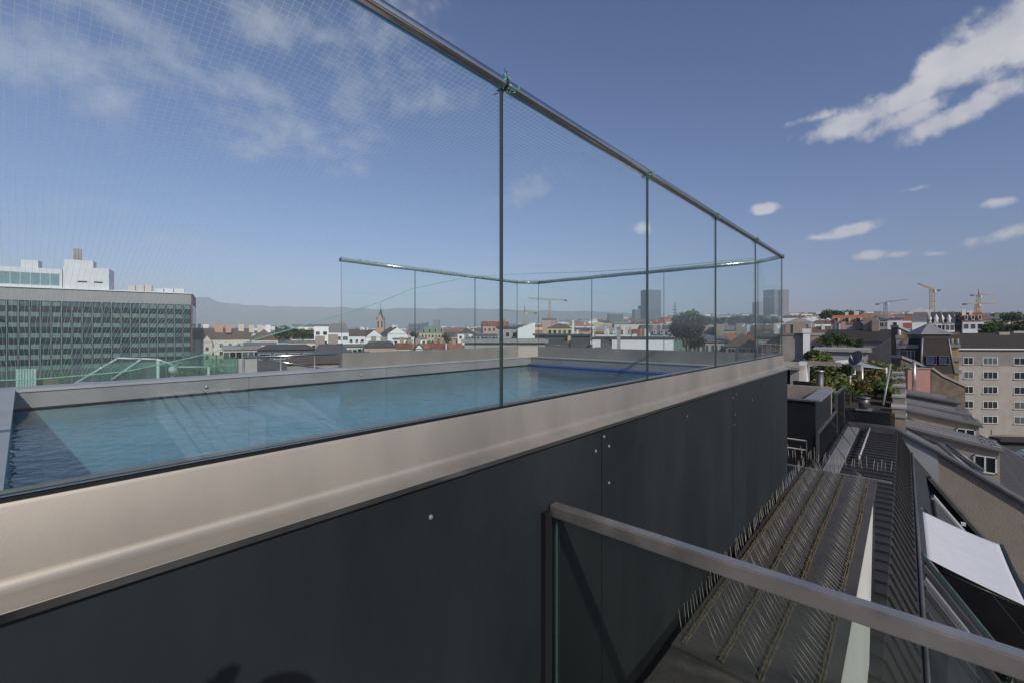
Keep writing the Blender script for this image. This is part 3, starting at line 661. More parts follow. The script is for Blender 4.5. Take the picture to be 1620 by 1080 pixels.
def flue(lab, px, py0, py1, X, r, mt, capr=1.35):
    A = PX(px, py1, X); B = PX(px, py0, X); t = thing('vent_pipe', lab, 'vent pipe', A, group='vent pipes in the roof garden')
    MB().tube([A - Vector((0, 0, .5)), B], r, 12).build('shaft', mt, t); MB().tube([B + Vector((0, 0, .005)), B + Vector((0, 0, .06))], [r * capr, r * capr * .8], 12).build('hood', 'steel_dull', t)
flue('thick dark vent pipe with pale hood left of the shrubs', 1297, 588, 618, 16.6, .10, 'zinc_dark')
flue('slim grey vent pipe, left of the three flues behind the fence', 1328, 590, 612, 21, .09, 'zinc')
flue('short shiny vent pipe, middle of the three flues', 1334, 592, 612, 21.3, .08, 'steel_dull')
flue('thin upright vent pipe with a white foot', 1344, 597, 618, 18.6, .05, 'steel_dull')
flue('lone slim vent pipe under the cream arch', 1274, 588, 606, 18, .06, 'zinc_dark')
# satellite dish
q = PX(1356, 590, 19.5); sd_ = thing('satellite_dish', 'dark grey satellite dish on a pair of posts in the roof garden', 'satellite dish', (q.x, q.y, GD))
z0 = PX(1356, 567, 19.5).z
for dy in (-.12, .12): MB().tube([(q.x + .2, q.y + dy, GD), (q.x + .2, q.y + dy, z0 - .3)], .045, 8).build('post', 'steel_dull', sd_)
m = MB(); vs = []; fs = []
ax_ = Vector((-.55, .45, .35)).normalized(); u = ax_.cross(Vector((0, 0, 1))).normalized(); w_ = u.cross(ax_)
c0 = Vector((q.x, q.y, z0))
for i in range(6):
    r = .25 * i / 5
    for j in range(20): t = 2 * math.pi * j / 20; vs.append(c0 + (u * math.cos(t) * r + w_ * math.sin(t) * r * 1.1) + ax_ * (.08 * (i / 5) ** 2))
    if i:
        for j in range(20): fs.append(((i - 1) * 20 + j, (i - 1) * 20 + (j + 1) % 20, i * 20 + (j + 1) % 20, i * 20 + j))
m.add(vs, fs); m.build('dish', 'zinc_dark', sd_).modifiers.new('t', 'SOLIDIFY').thickness = .01
MB().tube([c0 - w_ * .25, c0 + ax_ * .3], .015, 6).build('feed_arm', 'steel_dull', sd_)
bx(c0.x - .05, c0.x + .2, c0.y - .1, c0.y + .1, c0.z - .4, c0.z - .2).build('mount', 'steel_dull', sd_)
# sail
sl = [PX(1313, 571, 24), PX(1352, 578, 20), PX(1402, 583, 21), PX(1345, 568, 27)]
tag(MB().add(sl + [sum(sl, Vector()) / 4 - Vector((0, 0, .25))], [(0, 1, 4), (1, 2, 4), (2, 3, 4), (3, 0, 4)]).build('shade_sail', 'awning'), 'white triangular shade sail stretched over the roof garden', 'shade sail').modifiers.new('t', 'SOLIDIFY').thickness = .01
for k, p_ in enumerate(sl):
    tag(MB().tube([(p_.x, p_.y, GD), p_ + Vector((0, 0, .05))], .03, 8).build('sail_post', 'white'), ('slim white sail post in the far left corner of the garden', 'slim white sail post beside the satellite dish', 'slim white sail post near the slanted pole', 'slim white sail post at the back of the garden')[k], 'post', 'sail posts')
A = PX(1397, 640, 17.5); B = PX(1409, 575, 18.5)
pipe('slanted_pole', 'grey slanted steel pole at the right of the roof garden', 'pole', [A, B], .03, 'zinc')
q = PX(1368, 632, 17.6); t = thing('plant_pot', 'dark round plant pot standing on the planter wall', 'pot', (q.x, q.y, -2.36))
MB().tube([(17.1, q.y, -2.328), (17.1, q.y, -2.0)], [.11, .16], 14).build('pot', 'zinc_dark', t)
MB().tube([(17.1, q.y, -2.02), (17.1, q.y, -1.97)], [.175, .175], 14).build('rim', 'zinc_dark', t)

# ================================================================== buildings of the middle distance
def window_mesh(name, mt):
    m = MB()
    for (a, b, c, d) in ((-.5, -.455, 0, 1), (.455, .5, 0, 1), (-.455, .455, .945, 1), (-.455, .455, 0, .06)): m.box(a, b, -.06, .05, c, d)
    return m.mesh(name, mt)
WIN = window_mesh('window', M['frame_white']); WIN_D = window_mesh('window', M['zinc_dark'])
PANE = {k: MB().box(-.454, .454, .0, .03, .061, .944).mesh('pane', k) for k in ('pane_dark', 'pane_mid', 'pane_blue')}
MULL = MB().box(-.022, .022, -.05, .04, .0605, .9445).mesh('mullion', 'frame_white')
SILL = MB().box(-.56, .56, -.16, .02, -.07, -.001).mesh('sill', 'zinc')
def win(par, x, y, z, w, h, mull=1, pane='pane_dark', wm=None, sill=False):
    o = link('window', wm or WIN, par, True, (x, y, z), None, (w, 1, h))
    link('pane', PANE[pane], o, True)
    for k in range(mull): link('mullion', MULL, o, True, (-.455 + .91 * (k + 1) / (mull + 1), 0, 0), None, (min(1, 1.4 / w), 1, 1))
    if sill: link('sill', SILL, o, True)
    return o
def frame(px0, px1, F, yaw):
    """base point, unit width and heading of a front that spans two photo columns at depth F"""
    c = P((px0 + px1) / 2, CY, F); return c, (px1 - px0) / FPX * F, ANG - R_(90) + yaw
def zat(py, F): return (CY - py) / FPX * F
ROOFS = {}
def gable(m, w, d, z0, z1, ov, along):
    if along == 'x':   # ridge across the front
        pts = [(-w / 2 - ov, -ov, z0), (-w / 2 - ov, d / 2, z1), (-w / 2 - ov, d + ov, z0)]; m.prism([pts[0], pts[1], pts[2]], (w + 2 * ov, 0, 0))
    else:
        pts = [(-w / 2 - ov, -ov, z0), (0, -ov, z1), (w / 2 + ov, -ov, z0)]; m.prism(pts, (0, d + 2 * ov, 0))
    return m
def hip(m, w, d, z0, z1, ov, k=.6):
    a, b = w / 2 + ov, d / 2 + ov; r = max(0, a - b * k) if w > d else 0; s = max(0, b - a * k) if d >= w else 0; c = d / 2
    vs = [(-a, -ov, z0), (a, -ov, z0), (a, d + ov, z0), (-a, d + ov, z0), (-r, c - s, z1), (r, c - s, z1), (r, c + s, z1), (-r, c + s, z1)]
    return m.add(vs, [(3, 2, 1, 0), (0, 1, 5, 4), (1, 2, 6, 5), (2, 3, 7, 6), (3, 0, 4, 7), (4, 5, 6, 7)])
def mansard(m, w, d, z0, z1, ov, k=.35):
    a = w / 2 + ov; i = min(w, d) * k * .5
    vs = [(-a, -ov, z0), (a, -ov, z0), (a, d + ov, z0), (-a, d + ov, z0), (-a + i, i, z1), (a - i, i, z1), (a - i, d - i, z1), (-a + i, d - i, z1)]
    return m.hexa(vs)
def house(name, lab, px0, px1, y_eave, y_ridge, F, depth, wall, roof, kind='gable', along='x', yaw=0., wins=None, chim=0, chimmat='plaster', zb=None, cat='building', group=None, ov=.25, seed=None, dorm=0):
    th_ = math.atan2((px0 + px1) / 2 - CX, FPX); c, w, rz = frame(px0, px1, F, yaw - th_); w *= math.cos(th_); zb = GZ if zb is None else zb   # fronts face the viewpoint
    t = thing(name, lab, cat, (c.x, c.y, zb), rz, group); ze = zat(y_eave, F) - zb; zr = zat(y_ridge, F) - zb
    rng = random.Random(seed if seed is not None else int(px0 * 7 + F))
    MB().box(-w / 2, w / 2, 0, depth, 0, ze).build('wall', wall, t, True)
    r = None
    if kind == 'flat':
        m = MB().box(-w / 2 - ov, w / 2 + ov, -ov, depth + ov, ze + .002, max(zr, ze + .25)); r = m.build('roof', roof, t, True)
    elif kind == 'shed':
        r = MB().prism([(-w / 2, -ov, ze + .002), (-w / 2, depth, ze + .002), (-w / 2, depth, zr), ], (w, 0, 0)).build('roof', roof, t, True)
    elif kind == 'shedx':
        r = MB().prism([(-w / 2, 0, ze + .002), (w / 2, 0, ze + .002), (w / 2, 0, zr)], (0, depth, 0)).build('roof', roof, t, True)
    else:
        m = MB()
        if kind == 'gable':
            gable(m, w, depth, ze + .002, zr, ov, along)
        elif kind == 'hip': hip(m, w, depth, ze + .002, zr, ov)
        else: mansard(m, w, depth, ze + .002, zr, ov)
        r = m.build('roof', roof, t, True)
        if kind == 'gable' and along == 'y':    # plastered gable field, a little proud of the roof's end
            MB().prism([(-w / 2 + .05, -ov - .06, ze), (0, -ov - .06, zr - .3), (w / 2 - .05, -ov - .06, ze)], (0, .058, 0)).build('gable_wall', wall, t, True)
    if wins:
        (nx, nz, ww, wh, ztop, dz, mull) = wins
        for j in range(nz):
            for i in range(nx):
                win(t, -w / 2 + w * (i + .5) / nx, -.005, ze - ztop - j * dz - wh, ww, wh, mull, rng.choice(('pane_dark', 'pane_dark', 'pane_mid')))
    for i in range(dorm):
        x = -w / 2 + w * (i + .5) / dorm; h_ = (zr - ze) * .55; s = min(1.6, w / dorm * .4)
        dm = MB().box(x - s / 2, x + s / 2, -.1, depth * .3, ze + .3, ze + .3 + h_).build('dormer', wall, r, True)
        MB().box(x - s * .32, x + s * .32, -.16, -.101, ze + .5, ze + .2 + h_).build('dormer_window', 'pane_dark', r, True)
    for i in range(chim):
        x = rng.uniform(-.42, .42) * w; cw = rng.uniform(.5, 1.5) * max(1, F / 300); y = depth * rng.uniform(.35, .65)
        base = ze if kind == 'flat' else ze + (zr - ze) * .3
        MB().box(x - cw / 2, x + cw / 2, y - .4, y + .4, base, max(zr, ze) + rng.uniform(.6, 1.5) * max(1, F / 350)).build('chimney', chimmat, r, True)
    return t
for nm, c_, rg, vr in (('roof_red', (.27, .085, .045), .85, .3), ('roof_brown', (.125, .085, .062), .85, .3), ('roof_grey', (.17, .17, .175), .7, .2), ('roof_slate', (.075, .08, .085), .7, .25), ('roof_green', (.15, .22, .17), .7, .2), ('roof_orange', (.38, .145, .07), .85, .25),
                       ('wall_cream', (.62, .57, .48), .9, .1), ('wall_white', (.84, .835, .82), .9, .06), ('wall_grey', (.38, .37, .355), .9, .15), ('wall_yellow', (.55, .47, .28), .9, .12), ('wall_pink', (.52, .34, .26), .9, .12), ('wall_apart', (.35, .31, .265), .9, .14), ('wall_apart_top', (.22, .20, .18), .9, .14), ('wall_concrete', (.30, .275, .24), .9, .25), ('crane_yellow', (.56, .36, .15), .6, .1), ('glass_tower', (.13, .15, .17), .3, .2), ('tower_grey', (.25, .26, .28), .6, .1)):
    M[nm] = mk(nm, c_, rg, 0, vr, .5 if 'wall' in nm else 1.2, bump=.2, bscale=6)

# ---- turret, brown gable wall, pink wall, ochre chimney
F_ = 27.0
c, w, rz = frame(1461, 1505, F_, -.25)
tu = thing('corner_turret', 'dark slate turret with blue grey pyramid cap and a pair of blue windows', 'turret', (c.x, c.y, -8), rz)
zb, zt, zc, zp = zat(590, F_) + 8, zat(536, F_) + 8, zat(529, F_) + 8, zat(511, F_) + 8
w1 = w * .80
def frustum(w0, w1, z0, z1, cy): return MB().hexa([(-w0, cy - w0, z0), (w0, cy - w0, z0), (w0, cy + w0, z0), (-w0, cy + w0, z0), (-w1, cy - w1, z1), (w1, cy - w1, z1), (w1, cy + w1, z1), (-w1, cy + w1, z1)])
hw = w / 2
frustum(hw, hw, 0, zb, hw).build('base', 'brick_brown', tu, True)
frustum(hw, hw * .78, zb + .001, zt, hw).build('slate_body', 'tile_dark', tu, True)
for sx in (-1, 1):
    MB().tube([(sx * hw, 0, zb), (sx * hw * .78, hw * .22, zt)], .05, 6).build('corner_trim', 'zinc', tu, True)
frustum(hw * .80, hw * .88, zt + .001, zc, hw).build('cornice', 'zinc_dark', tu, True)
cpz = MB(); cpz.add([(-hw, 0, zc + .001), (hw, 0, zc + .001), (hw, 2 * hw, zc + .001), (-hw, 2 * hw, zc + .001), (-hw * .35, hw * .65, zc + (zp - zc) * .65), (hw * .35, hw * .65, zc + (zp - zc) * .65), (hw * .35, hw * 1.35, zc + (zp - zc) * .65), (-hw * .35, hw * 1.35, zc + (zp - zc) * .65), (0, hw, zp)], [(3, 2, 1, 0), (0, 1, 5, 4), (1, 2, 6, 5), (2, 3, 7, 6), (3, 0, 4, 7), (4, 5, 8), (5, 6, 8), (6, 7, 8), (7, 4, 8)])
cpz.build('pyramid_cap', 'zinc', tu, True)
MB().tube([(0, hw, zp - .05), (0, hw, zp + .5)], [.05, .015], 6).build('finial', 'zinc_dark', tu, True)
for sx in (-.2, .2):
    z_ = zat(576, F_) + 8; win(tu, sx * w * .95, -.0 + .02, z_, w * .3, .52, 0, 'pane_blue', WIN_D)
# brick gable beside / pink wall
def wallpoly(name, lab, pts, F, th, mt, cat='wall', zb=-9, coping=None):
    q = [P(a, b, F) for a, b in pts]; bot = [Vector((q[-1].x, q[-1].y, zb)), Vector((q[0].x, q[0].y, zb))]
    t = thing(name, lab, cat, (q[0].x, q[0].y, zb)); fv = Vector((CA, SA, 0)) * th
    MB().prism(q + bot, fv).build('wall', mt, t)
    if coping:
        for a, b in zip(q, q[1:]):
            MB().prism([a - fv * .15, b - fv * .15, b - fv * .15 + Vector((0, 0, coping[0])), a - fv * .15 + Vector((0, 0, coping[0]))], fv * 1.3).build('coping', coping[1], t)
    return t
wallpoly('pink_wall', 'pink rendered firewall behind the chimney stacks', [(1408, 583), (1472, 583)], 23.0, .4, 'pink', coping=(.05, 'zinc'))
A = P(1446, 570, 22.7); pipe('steel_flue', 'shiny steel flue standing in front of the pink wall', 'flue', [P(1446, 630, 22.7), P(1446, 570, 22.7)], .085, 'steel_dull')
wallpoly('brick_gable', 'brown brick gable with curved zinc coping below the turret', [(1473, 583), (1490, 595), (1510, 604), (1527, 612)], 23.4, .5, 'brick_brown', coping=(.12, 'zinc'))
wallpoly('zinc_ramp', 'zinc covered ramp descending from the turret to the brick gable', [(1425, 566), (1450, 576), (1472, 588)], 24.5, .6, 'brick_brown', coping=(.15, 'zinc'))
wallpoly('brown_gable_end', 'brown rendered gable end with a single chimney beside the turret', [(1420, 518), (1463, 537)], 30, .5, 'brick_brown', coping=(.15, 'plaster_grey'))
t = house('attic_block', 'dark attic storey with white framed windows below the brown gable end', 1426, 1462, 551, 546, 28, 3, 'tile_dark', 'zinc', 'flat', zb=-8, wins=(2, 1, .75, .62, .12, 1, 1))
t = house('garden_chimney', 'square beige chimney with white pot left of the brown gable end', 1418, 1428, 536, 533, 28.5, .45, 'plaster_grey', 'plaster', 'flat', zb=-8, cat='chimney', ov=.04)
MB().tube([(0, .2, zat(533, 28.5) + 8), (0, .2, zat(522, 28.5) + 8)], [.09, .06], 10).build('pot', 'plaster_white', t, True)
t = house('ochre_chimney', 'ochre rendered chimney with grey bands left of the apartment block', 1505, 1517, 549, 545, 40, .8, 'ochre', 'plaster_grey', 'flat', zb=-12, cat='chimney', ov=.12)
MB().box(-.42, .42, -.08, .9, zat(590, 40) + 12, zat(584, 40) + 12).build('band', 'plaster_grey', t, True)
MB().box(-.42, .42, -.08, .9, zat(571, 40) + 12, zat(564, 40) + 12).build('band', 'plaster_grey', t, True)
for dx in (-.2, .15): MB().tube([(dx, .3, zat(545, 40) + 12), (dx, .3, zat(536, 40) + 12)], [.13, .1], 8).build('pot', 'plaster', t, True)

# ---- apartment block on the right
F_ = 86.0; yaw = -.12
c, w, rz = frame(1500, 1720, F_, yaw)
ab = thing('apartment_block', 'grey beige apartment block with rows of white framed windows and dark roof', 'building', (c.x, c.y, GZ), rz)
ze = zat(553, F_) - GZ; zr = zat(527, F_) - GZ; k1 = w / 220
MB().box(-w / 2, w / 2, 0, 12, 0, ze - 3.2).build('wall', 'wall_apart', ab, True)
MB().box(-w / 2 + .001, w / 2 - .001, .03, 11.98, ze - 3.199, ze).build('top_storey', 'wall_apart_top', ab, True)
MB().box(-w / 2 - .3, w / 2 + .3, -.5, 12.5, ze + .001, ze + .22).build('eave', 'plaster_white', ab, True)
rf = hip(MB(), w, 12, ze + .221, zr, .45).build('roof', 'tile_dark', ab, True)
MB().box(w * .18, w * .26, 6.2, 7.6, zr - 2, zr + .4).build('chimney', 'plaster_grey', rf, True)
MB().box(w * .05, w * .12, 5.2, 6.6, zr - 2, zr + .2).build('chimney', 'plaster', rf, True)
MB().box(-w * .3, -w * .22, 5.2, 6.6, zr - 2, zr + .2).build('chimney', 'brick_brown', rf, True)
rg = random.Random(5)
rows = (571, 593.5, 617, 640.5, 664)
for j, y in enumerate(rows):
    zc = zat(y, F_) - GZ
    for (px, ww, ml) in ((1520, 1.0, 0), (1539, 1.75, 1), (1570.5, 2.65, 2), (1613, 2.2, 1), (1645, 2.6, 2), (1680, 1.75, 1)):
        if px == 1520 and j > 1: continue
        x = (px - 1610) * k1 * .985
        win(ab, x, -.01 if j else .02, zc - .75 - .02 * x * .1, ww, .7 if px == 1520 else 1.45, ml, rg.choice(('pane_dark', 'pane_dark', 'pane_mid')), None, True)
# shop front at its foot, with a dark sign
MB().box(-w * .18, w / 2, -2.2, -.01, zat(690, F_) - GZ - .6, zat(690, F_) - GZ).build('canopy', 'tile_dark', ab, True)
MB().box(-w * .14, w * .05, -.05, -.005, 0, zat(694, F_) - GZ).build('gateway', 'black', ab, True)
MB().box(w * .06, w * .3, -.06, -.004, 0, zat(694, F_) - GZ).build('shop_front', 'wood', ab, True)
MB().box(-w * .17, w * .3, -.12, -.0045, zat(688, F_) - GZ, zat(680, F_) - GZ).build('sign_band', 'wall_apart', ab, True)
# ================================================================== ground and hills
M['ground'] = mk('ground', (.07, .072, .06), .95, 0, .35, .02, bump=0)
M['hill'] = mk('hill', (.045, .065, .035), .95, 0, .3, .004)
def ground_z(r): return GZ + max(0., r - 180) * .011
m = MB(); vs = []; fs = []; rad = [0, 30, 80, 180, 400, 800, 1500, 2600, 4200, 7000, 11000]; n = 48
for r in rad:
    for j in range(n): t = 2 * math.pi * j / n; vs.append((r * math.cos(t), r * math.sin(t), ground_z(r)))
for i in range(len(rad) - 1):
    for j in range(n): fs.append((i * n + j, (i + 1) * n + j, (i + 1) * n + (j + 1) % n, i * n + (j + 1) % n))
m.add(vs, fs); struct(m.build('ground', 'ground'))
prof = [(-900, 470), (-200, 468), (150, 478), (290, 474), (330, 470), (345, 478), (390, 483), (440, 485), (520, 486), (600, 489), (700, 488), (800, 490), (900, 492), (1000, 496), (1100, 500), (1300, 503), (1500, 505), (1900, 505), (3200, 505)]
m = MB(); vs = []; fs = []; rg = random.Random(9); k = 0; pp = []
for (a, b) in zip(prof, prof[1:]):
    s_ = max(2, int((b[0] - a[0]) / 12))
    for i in range(s_): t = i / s_; pp.append((a[0] + (b[0] - a[0]) * t, a[1] + (b[1] - a[1]) * t))
for (x, y) in pp:
    kx = (x - CX) / FPX; f = 8600 / math.sqrt(1 + kx * kx); y += rg.uniform(-1.2, 1.0)
    top = P(x, y, f); d = Vector((top.x, top.y, 0)).normalized(); R0 = math.hypot(top.x, top.y)
    for (rr, hh) in ((R0 - 1500, ground_z(R0 - 1500) - 2), (R0 - 900, top.z * .45), (R0 - 350, top.z * .82), (R0, top.z), (R0 + 700, top.z * .5), (R0 + 1500, ground_z(R0 + 1500) - 2)): vs.append((d.x * rr, d.y * rr, hh))
for i in range(len(pp) - 1):
    for j in range(5): a = i * 6 + j; fs.append((a, a + 6, a + 7, a + 1))
m.smooth = True; m.add(vs, fs); struct(m.build('hills', 'hill'))
# street on the right below the apartment block
M['asphalt'] = mk('asphalt', (.05, .05, .052), .9, 0, .2, .6)
sq = P(1600, CY, 70); rd = MB().box(-60, 60, -9, 9, GZ + .01, GZ + .02).build('road', 'asphalt'); struct(rd)
rd.location = (sq.x, sq.y, 0); rd.rotation_euler = (0, 0, ANG - R_(97))

# ================================================================== green glass office block
A = P(-150, CY, 127.5); B = P(304.5, CY, 165.0); AB = B - A; wO = AB.length; rzO = math.atan2(AB.y, AB.x)
of = thing('office_block', 'long office block with dark green glass facade and grey top band', 'building', (A.x, A.y, GZ), rzO)
zT = 14.5 - GZ; zB = zat(472, 137.6) - GZ - .4; dO = 30
M['spandrel'] = mk('spandrel', (.13, .20, .18), .4, 0, .3, .2, spec=.3)
M['office_glass'] = mk('office_glass', (.010, .026, .023), .15, 0, .4, .15, spec=.25)
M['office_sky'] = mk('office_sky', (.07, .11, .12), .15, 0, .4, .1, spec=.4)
M['band_grey'] = mk('band_grey', (.30, .295, .285), .8, 0, .1, .15)
M['redbrown'] = mk('redbrown', (.16, .06, .045), .7, 0, .2)
M['mull_metal'] = mk('mull_metal', (.20, .24, .23), .5, .2, .1)
MB().box(0, wO, .25, dO, 0, zB).build('body', 'office_glass', of, True)
MB().box(0, wO - .4, 0, dO, zB + .001, zT - .3).build('top_band', 'band_grey', of, True)
MB().box(-.1, wO, -.5, dO, zT - .299, zT).build('roof_edge', 'white', of, True)
MB().box(wO - .399, wO - .05, -.35, dO, 0, zT - .3).build('end_fin', 'redbrown', of, True)
cw = 2.48; nc = int(wO / cw); fh = 3.45; rg = random.Random(2)
spm = {k: MB().box(.32, cw - .32, -.02, .24, 0, fh * .42).mesh('spandrel_panel', k) for k in ('spandrel', 'office_sky')}
gpm = {k: MB().box(.06, cw - .06, .10, .24, fh * .5, fh * .97).mesh('window_pane', k) for k in ('office_glass', 'pane_dark')}
mlm = MB().box(-.08, .08, -.2, .23, 0, zB).mesh('mullion', 'mull_metal')
for i in range(nc):
    x = wO - .4 - (i + 1) * cw; link('mullion', mlm, of, True, (x, 0, 0))
    if x < wO * .30 - 5: continue
    for j in range(9):
        z = zB - (j + 1) * fh
        if z < 3 or (j > 6): continue
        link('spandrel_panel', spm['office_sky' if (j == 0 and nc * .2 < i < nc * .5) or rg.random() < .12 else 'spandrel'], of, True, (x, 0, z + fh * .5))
        link('window_pane', gpm['pane_dark' if rg.random() < .4 else 'office_glass'], of, True, (x, 0, z - fh * .5))
def on_roof(px, py, F=None):      # along the facade: distance at which a photo column meets the office front
    kx = (px - CX) / FPX; d = Vector((CA + kx * SA, SA - kx * CA)); # ray
    u = Vector((AB.x, AB.y)).normalized(); det = d.x * -u.y + u.x * d.y
    t = (A.x * -u.y + u.x * A.y) / det; s_ = ((d.x * t - A.x) * u.x + (d.y * t - A.y) * u.y); return s_, (CY - py) / FPX * t - GZ
def rbox(name, mt, px0, px1, py0, py1, y0, d, par=None):
    s0, z0 = on_roof(px0, py1); s1, _ = on_roof(px1, py1); _, z1 = on_roof((px0 + px1) / 2, py0); sh_ = y0 * .35
    return MB().box(s0, s1, y0, y0 + d, zT + .002 if par is None else z0, z1 * 1.0).build(name, mt, of if par is None else par, True)
M['metal_white'] = mk('metal_white', (.60, .61, .62), .5, .1, .08, .3); M['teal_pane'] = mk('teal_pane', (.16, .27, .28), .2, 0, .2, .2, spec=.7)
ph = rbox('glass_penthouse', 'metal_white', -100, 94, 419, 449, 3, 10)
s0, z0 = on_roof(-60, 441); s1, z1 = on_roof(90, 424)
for i in range(9):
    a = s0 + (s1 - s0) * i / 9; b = s0 + (s1 - s0) * (i + 1) / 9; MB().box(a + .08, b - .08, 2.9, 2.998, zT + 1.0, zT + 4.9).build('penthouse_pane', 'teal_pane', ph, True)
p1_ = rbox('plant_house', 'metal_white', 96, 170, 422, 450, 2.5, 9)
p2_ = rbox('upper_plant_house', 'metal_white', 96, 143, 409, 430, 4, 5)
rbox('roof_unit', 'metal_white', 24, 52, 408, 425, 5, 4)
for (a, b) in ((120, 135), (146, 160)):
    s0, z0 = on_roof(a, 440); s1, z1 = on_roof(b, 437); MB().box(s0, s1, 2.45, 2.499, zT + 2.4, zT + 2.9).build('louvre', 'black_metal', p1_, True)
s0, z0 = on_roof(115, 410); _, z1 = on_roof(115, 389)
for dx in (-.75, 0, .75): MB().tube([(s0 + dx, 6, zT + 8), (s0 + dx, 6, z1)], .34, 10).build('chimney_flue', 'plaster', of, True)
for (a, b) in ((200, 212), (213, 226), (227, 238), (242, 256), (258, 272), (274, 290)):
    rbox('cooling_unit', 'metal_white' if a > 240 else 'steel_dull', a, b, 450 if a < 240 else 455, 458, 3 if a < 240 else 5, 3)

# ================================================================== the town
hs = house
hs('cream_row_house', 'long cream house with brown roof and many chimneys right of the office block', 300, 400, 537, 519, 190, 14, 'wall_cream', 'roof_brown', 'gable', 'x', .1, (7, 3, 1.3, 1.9, 1.6, 3.4, 1), 7, 'wall_pink')
hs('gabled_house', 'narrow cream gabled house front before the long brown roof', 319, 336, 541, 530, 186, 6, 'wall_cream', 'roof_brown', 'gable', 'y', .1, (1, 2, 1.2, 1.8, 2, 3.6, 1))
hs('cream_row_house', 'cream house with brown hipped roof ending beside the trees', 398, 440, 538, 521, 196, 14, 'wall_cream', 'roof_brown', 'hip', 'x', .1, (4, 2, 1.3, 1.9, 1.6, 3.4, 1), 5, 'plaster_white')
hs('flat_house', 'plain cream flat roofed house in front of the town trees', 386, 437, 545, 542, 150, 10, 'wall_cream', 'roof_grey', 'flat', zb=GZ)
hs('flat_house', 'cream flat roofed house with dark openings right of the trees', 455, 505, 542, 539, 150, 10, 'wall_cream', 'roof_grey', 'flat', wins=(4, 1, 2.0, 1.6, .8, 3, 1))
hs('modern_block', 'white modern block with set back top floor left of the net edge', 463, 499, 517, 513, 230, 12, 'wall_white', 'roof_grey', 'flat', wins=(3, 4, 4, 1.8, 1.5, 3.4, 2))
hs('modern_block', 'white cubic block with two dark windows beside the balustrade end', 497, 520, 516, 513, 185, 10, 'wall_white', 'roof_grey', 'flat', wins=(2, 3, 1.6, 1.6, 2.2, 4, 0))
hs('modern_block', 'white terraced block with grey penthouse behind the far handrail end', 518, 552, 526, 512, 190, 10, 'wall_white', 'roof_grey', 'mansard', wins=(3, 3, 2.2, 1.8, 1.6, 3.6, 1), chim=2)
hs('glass_pavilion', 'low grey pavilion with dark green strip windows', 354, 412, 553, 548, 75, 8, 'wall_grey', 'zinc', 'flat', wins=(6, 1, .9, 1.3, .3, 3, 0), zb=-12)
hs('attic_house', 'dark slate attic with white cheeks and pale panels', 408, 500, 553, 546, 66, 8, 'roof_slate', 'roof_slate', 'mansard', wins=(4, 1, 1.5, .9, .5, 3, 0), zb=-12)
hs('attic_house', 'dark attic storey with slanted white gable cheek', 498, 550, 558, 545, 62, 8, 'wall_pink', 'roof_slate', 'mansard', wins=(4, 1, .5, .9, .4, 3, 0), zb=-12, chim=2)
hs('brown_roof_house', 'low house with brown tiled lean-to roof behind the steel hand rail', 455, 545, 575, 563, 42, 6, 'wall_concrete', 'roof_brown', 'shed', zb=-9)
hs('white_house', 'white house with brown roof and stepped end left of the church', 551, 578, 532, 521, 225, 12, 'wall_white', 'roof_brown', 'gable', 'x', 0, (3, 1, 1.4, 1.6, 1.5, 3, 0), 3, 'plaster_white')
hs('white_gable', 'tall white gable directly left of the church spire', 578, 606, 533, 521.5, 235, 22, 'wall_white', 'roof_brown', 'gable', 'y', .3, None, 2, 'plaster_white')
hs('white_gable', 'broad white gable directly right of the church spire', 613, 644, 528, 517, 240, 22, 'wall_white', 'roof_brown', 'gable', 'y', .2, None, 3, 'plaster_white')
# church
F_ = 330.0; c, w, rz = frame(595.5, 607, F_, .1)
ch = thing('church_spire', 'pink stone church tower with slender dark green spire', 'church', (c.x, c.y, GZ), rz)
z1 = zat(506, F_) - GZ; z2 = zat(486, F_) - GZ; hw = w / 2
MB().box(-hw, hw, 0, w, 0, z1).build('tower', 'wall_pink', ch, True)
sp = MB(); vs = [(hw * .8 * math.cos(math.pi / 8 + i * math.pi / 4), hw + hw * .8 * math.sin(math.pi / 8 + i * math.pi / 4), z1) for i in range(8)] + [(0, hw, z2)]
sp.add(vs, [(i, (i + 1) % 8, 8) for i in range(8)] + [tuple(reversed(range(8)))]); sp.build('spire', 'leaf_dark', ch, True)
for (x, y) in ((-hw, 0), (hw, 0), (-hw, w), (hw, w)):
    MB().tube([(x * .9, y * .9 + .3, z1), (x * .9, y * .9 + .3, z1 + 5)], [.6, .05], 6).build('pinnacle', 'wall_pink', ch, True)
MB().prism([(-hw * .7, -.1, z1), (hw * .7, -.1, z1), (0, -.1, z1 + 5)], (0, .6, 0)).build('spire_gable', 'wall_pink', ch, True)
for dx in (-.5, .5): MB().box(dx * hw - .45, dx * hw + .45, -.1, -.01, z1 - 6, z1 - 1).build('belfry_opening', 'pane_dark', ch, True)
MB().tube([(0, hw, z2 - .3), (0, hw, z2 + 3)], .12, 5).build('cross', 'black_metal', ch, True)
hs('white_row', 'low white row house in front of the broad white gable', 622, 675, 537, 535, 170, 10, 'wall_white', 'roof_grey', 'flat', wins=(6, 1, 1.2, 1.2, .5, 3, 0))
hs('dark_attic', 'dark flat attic with pink parapets below the church', 576, 626, 549, 541, 70, 9, 'wall_pink', 'roof_slate', 'mansard', zb=-12, chim=2)
hs('pillared_attic', 'pale attic storey with a row of pillars left of the dark attic', 546, 577, 548, 545.5, 74, 7, 'wall_cream', 'roof_grey', 'flat', wins=(4, 1, 1.5, 1.5, .4, 3, 0), zb=-12)
hs('red_roof_house', 'small cream house with red roof and tiny windows behind the pool', 626, 650, 551, 543, 80, 8, 'wall_cream', 'roof_red', 'gable', 'x', 0, (6, 1, .3, .6, .3, 3, 0), 1, zb=-12)
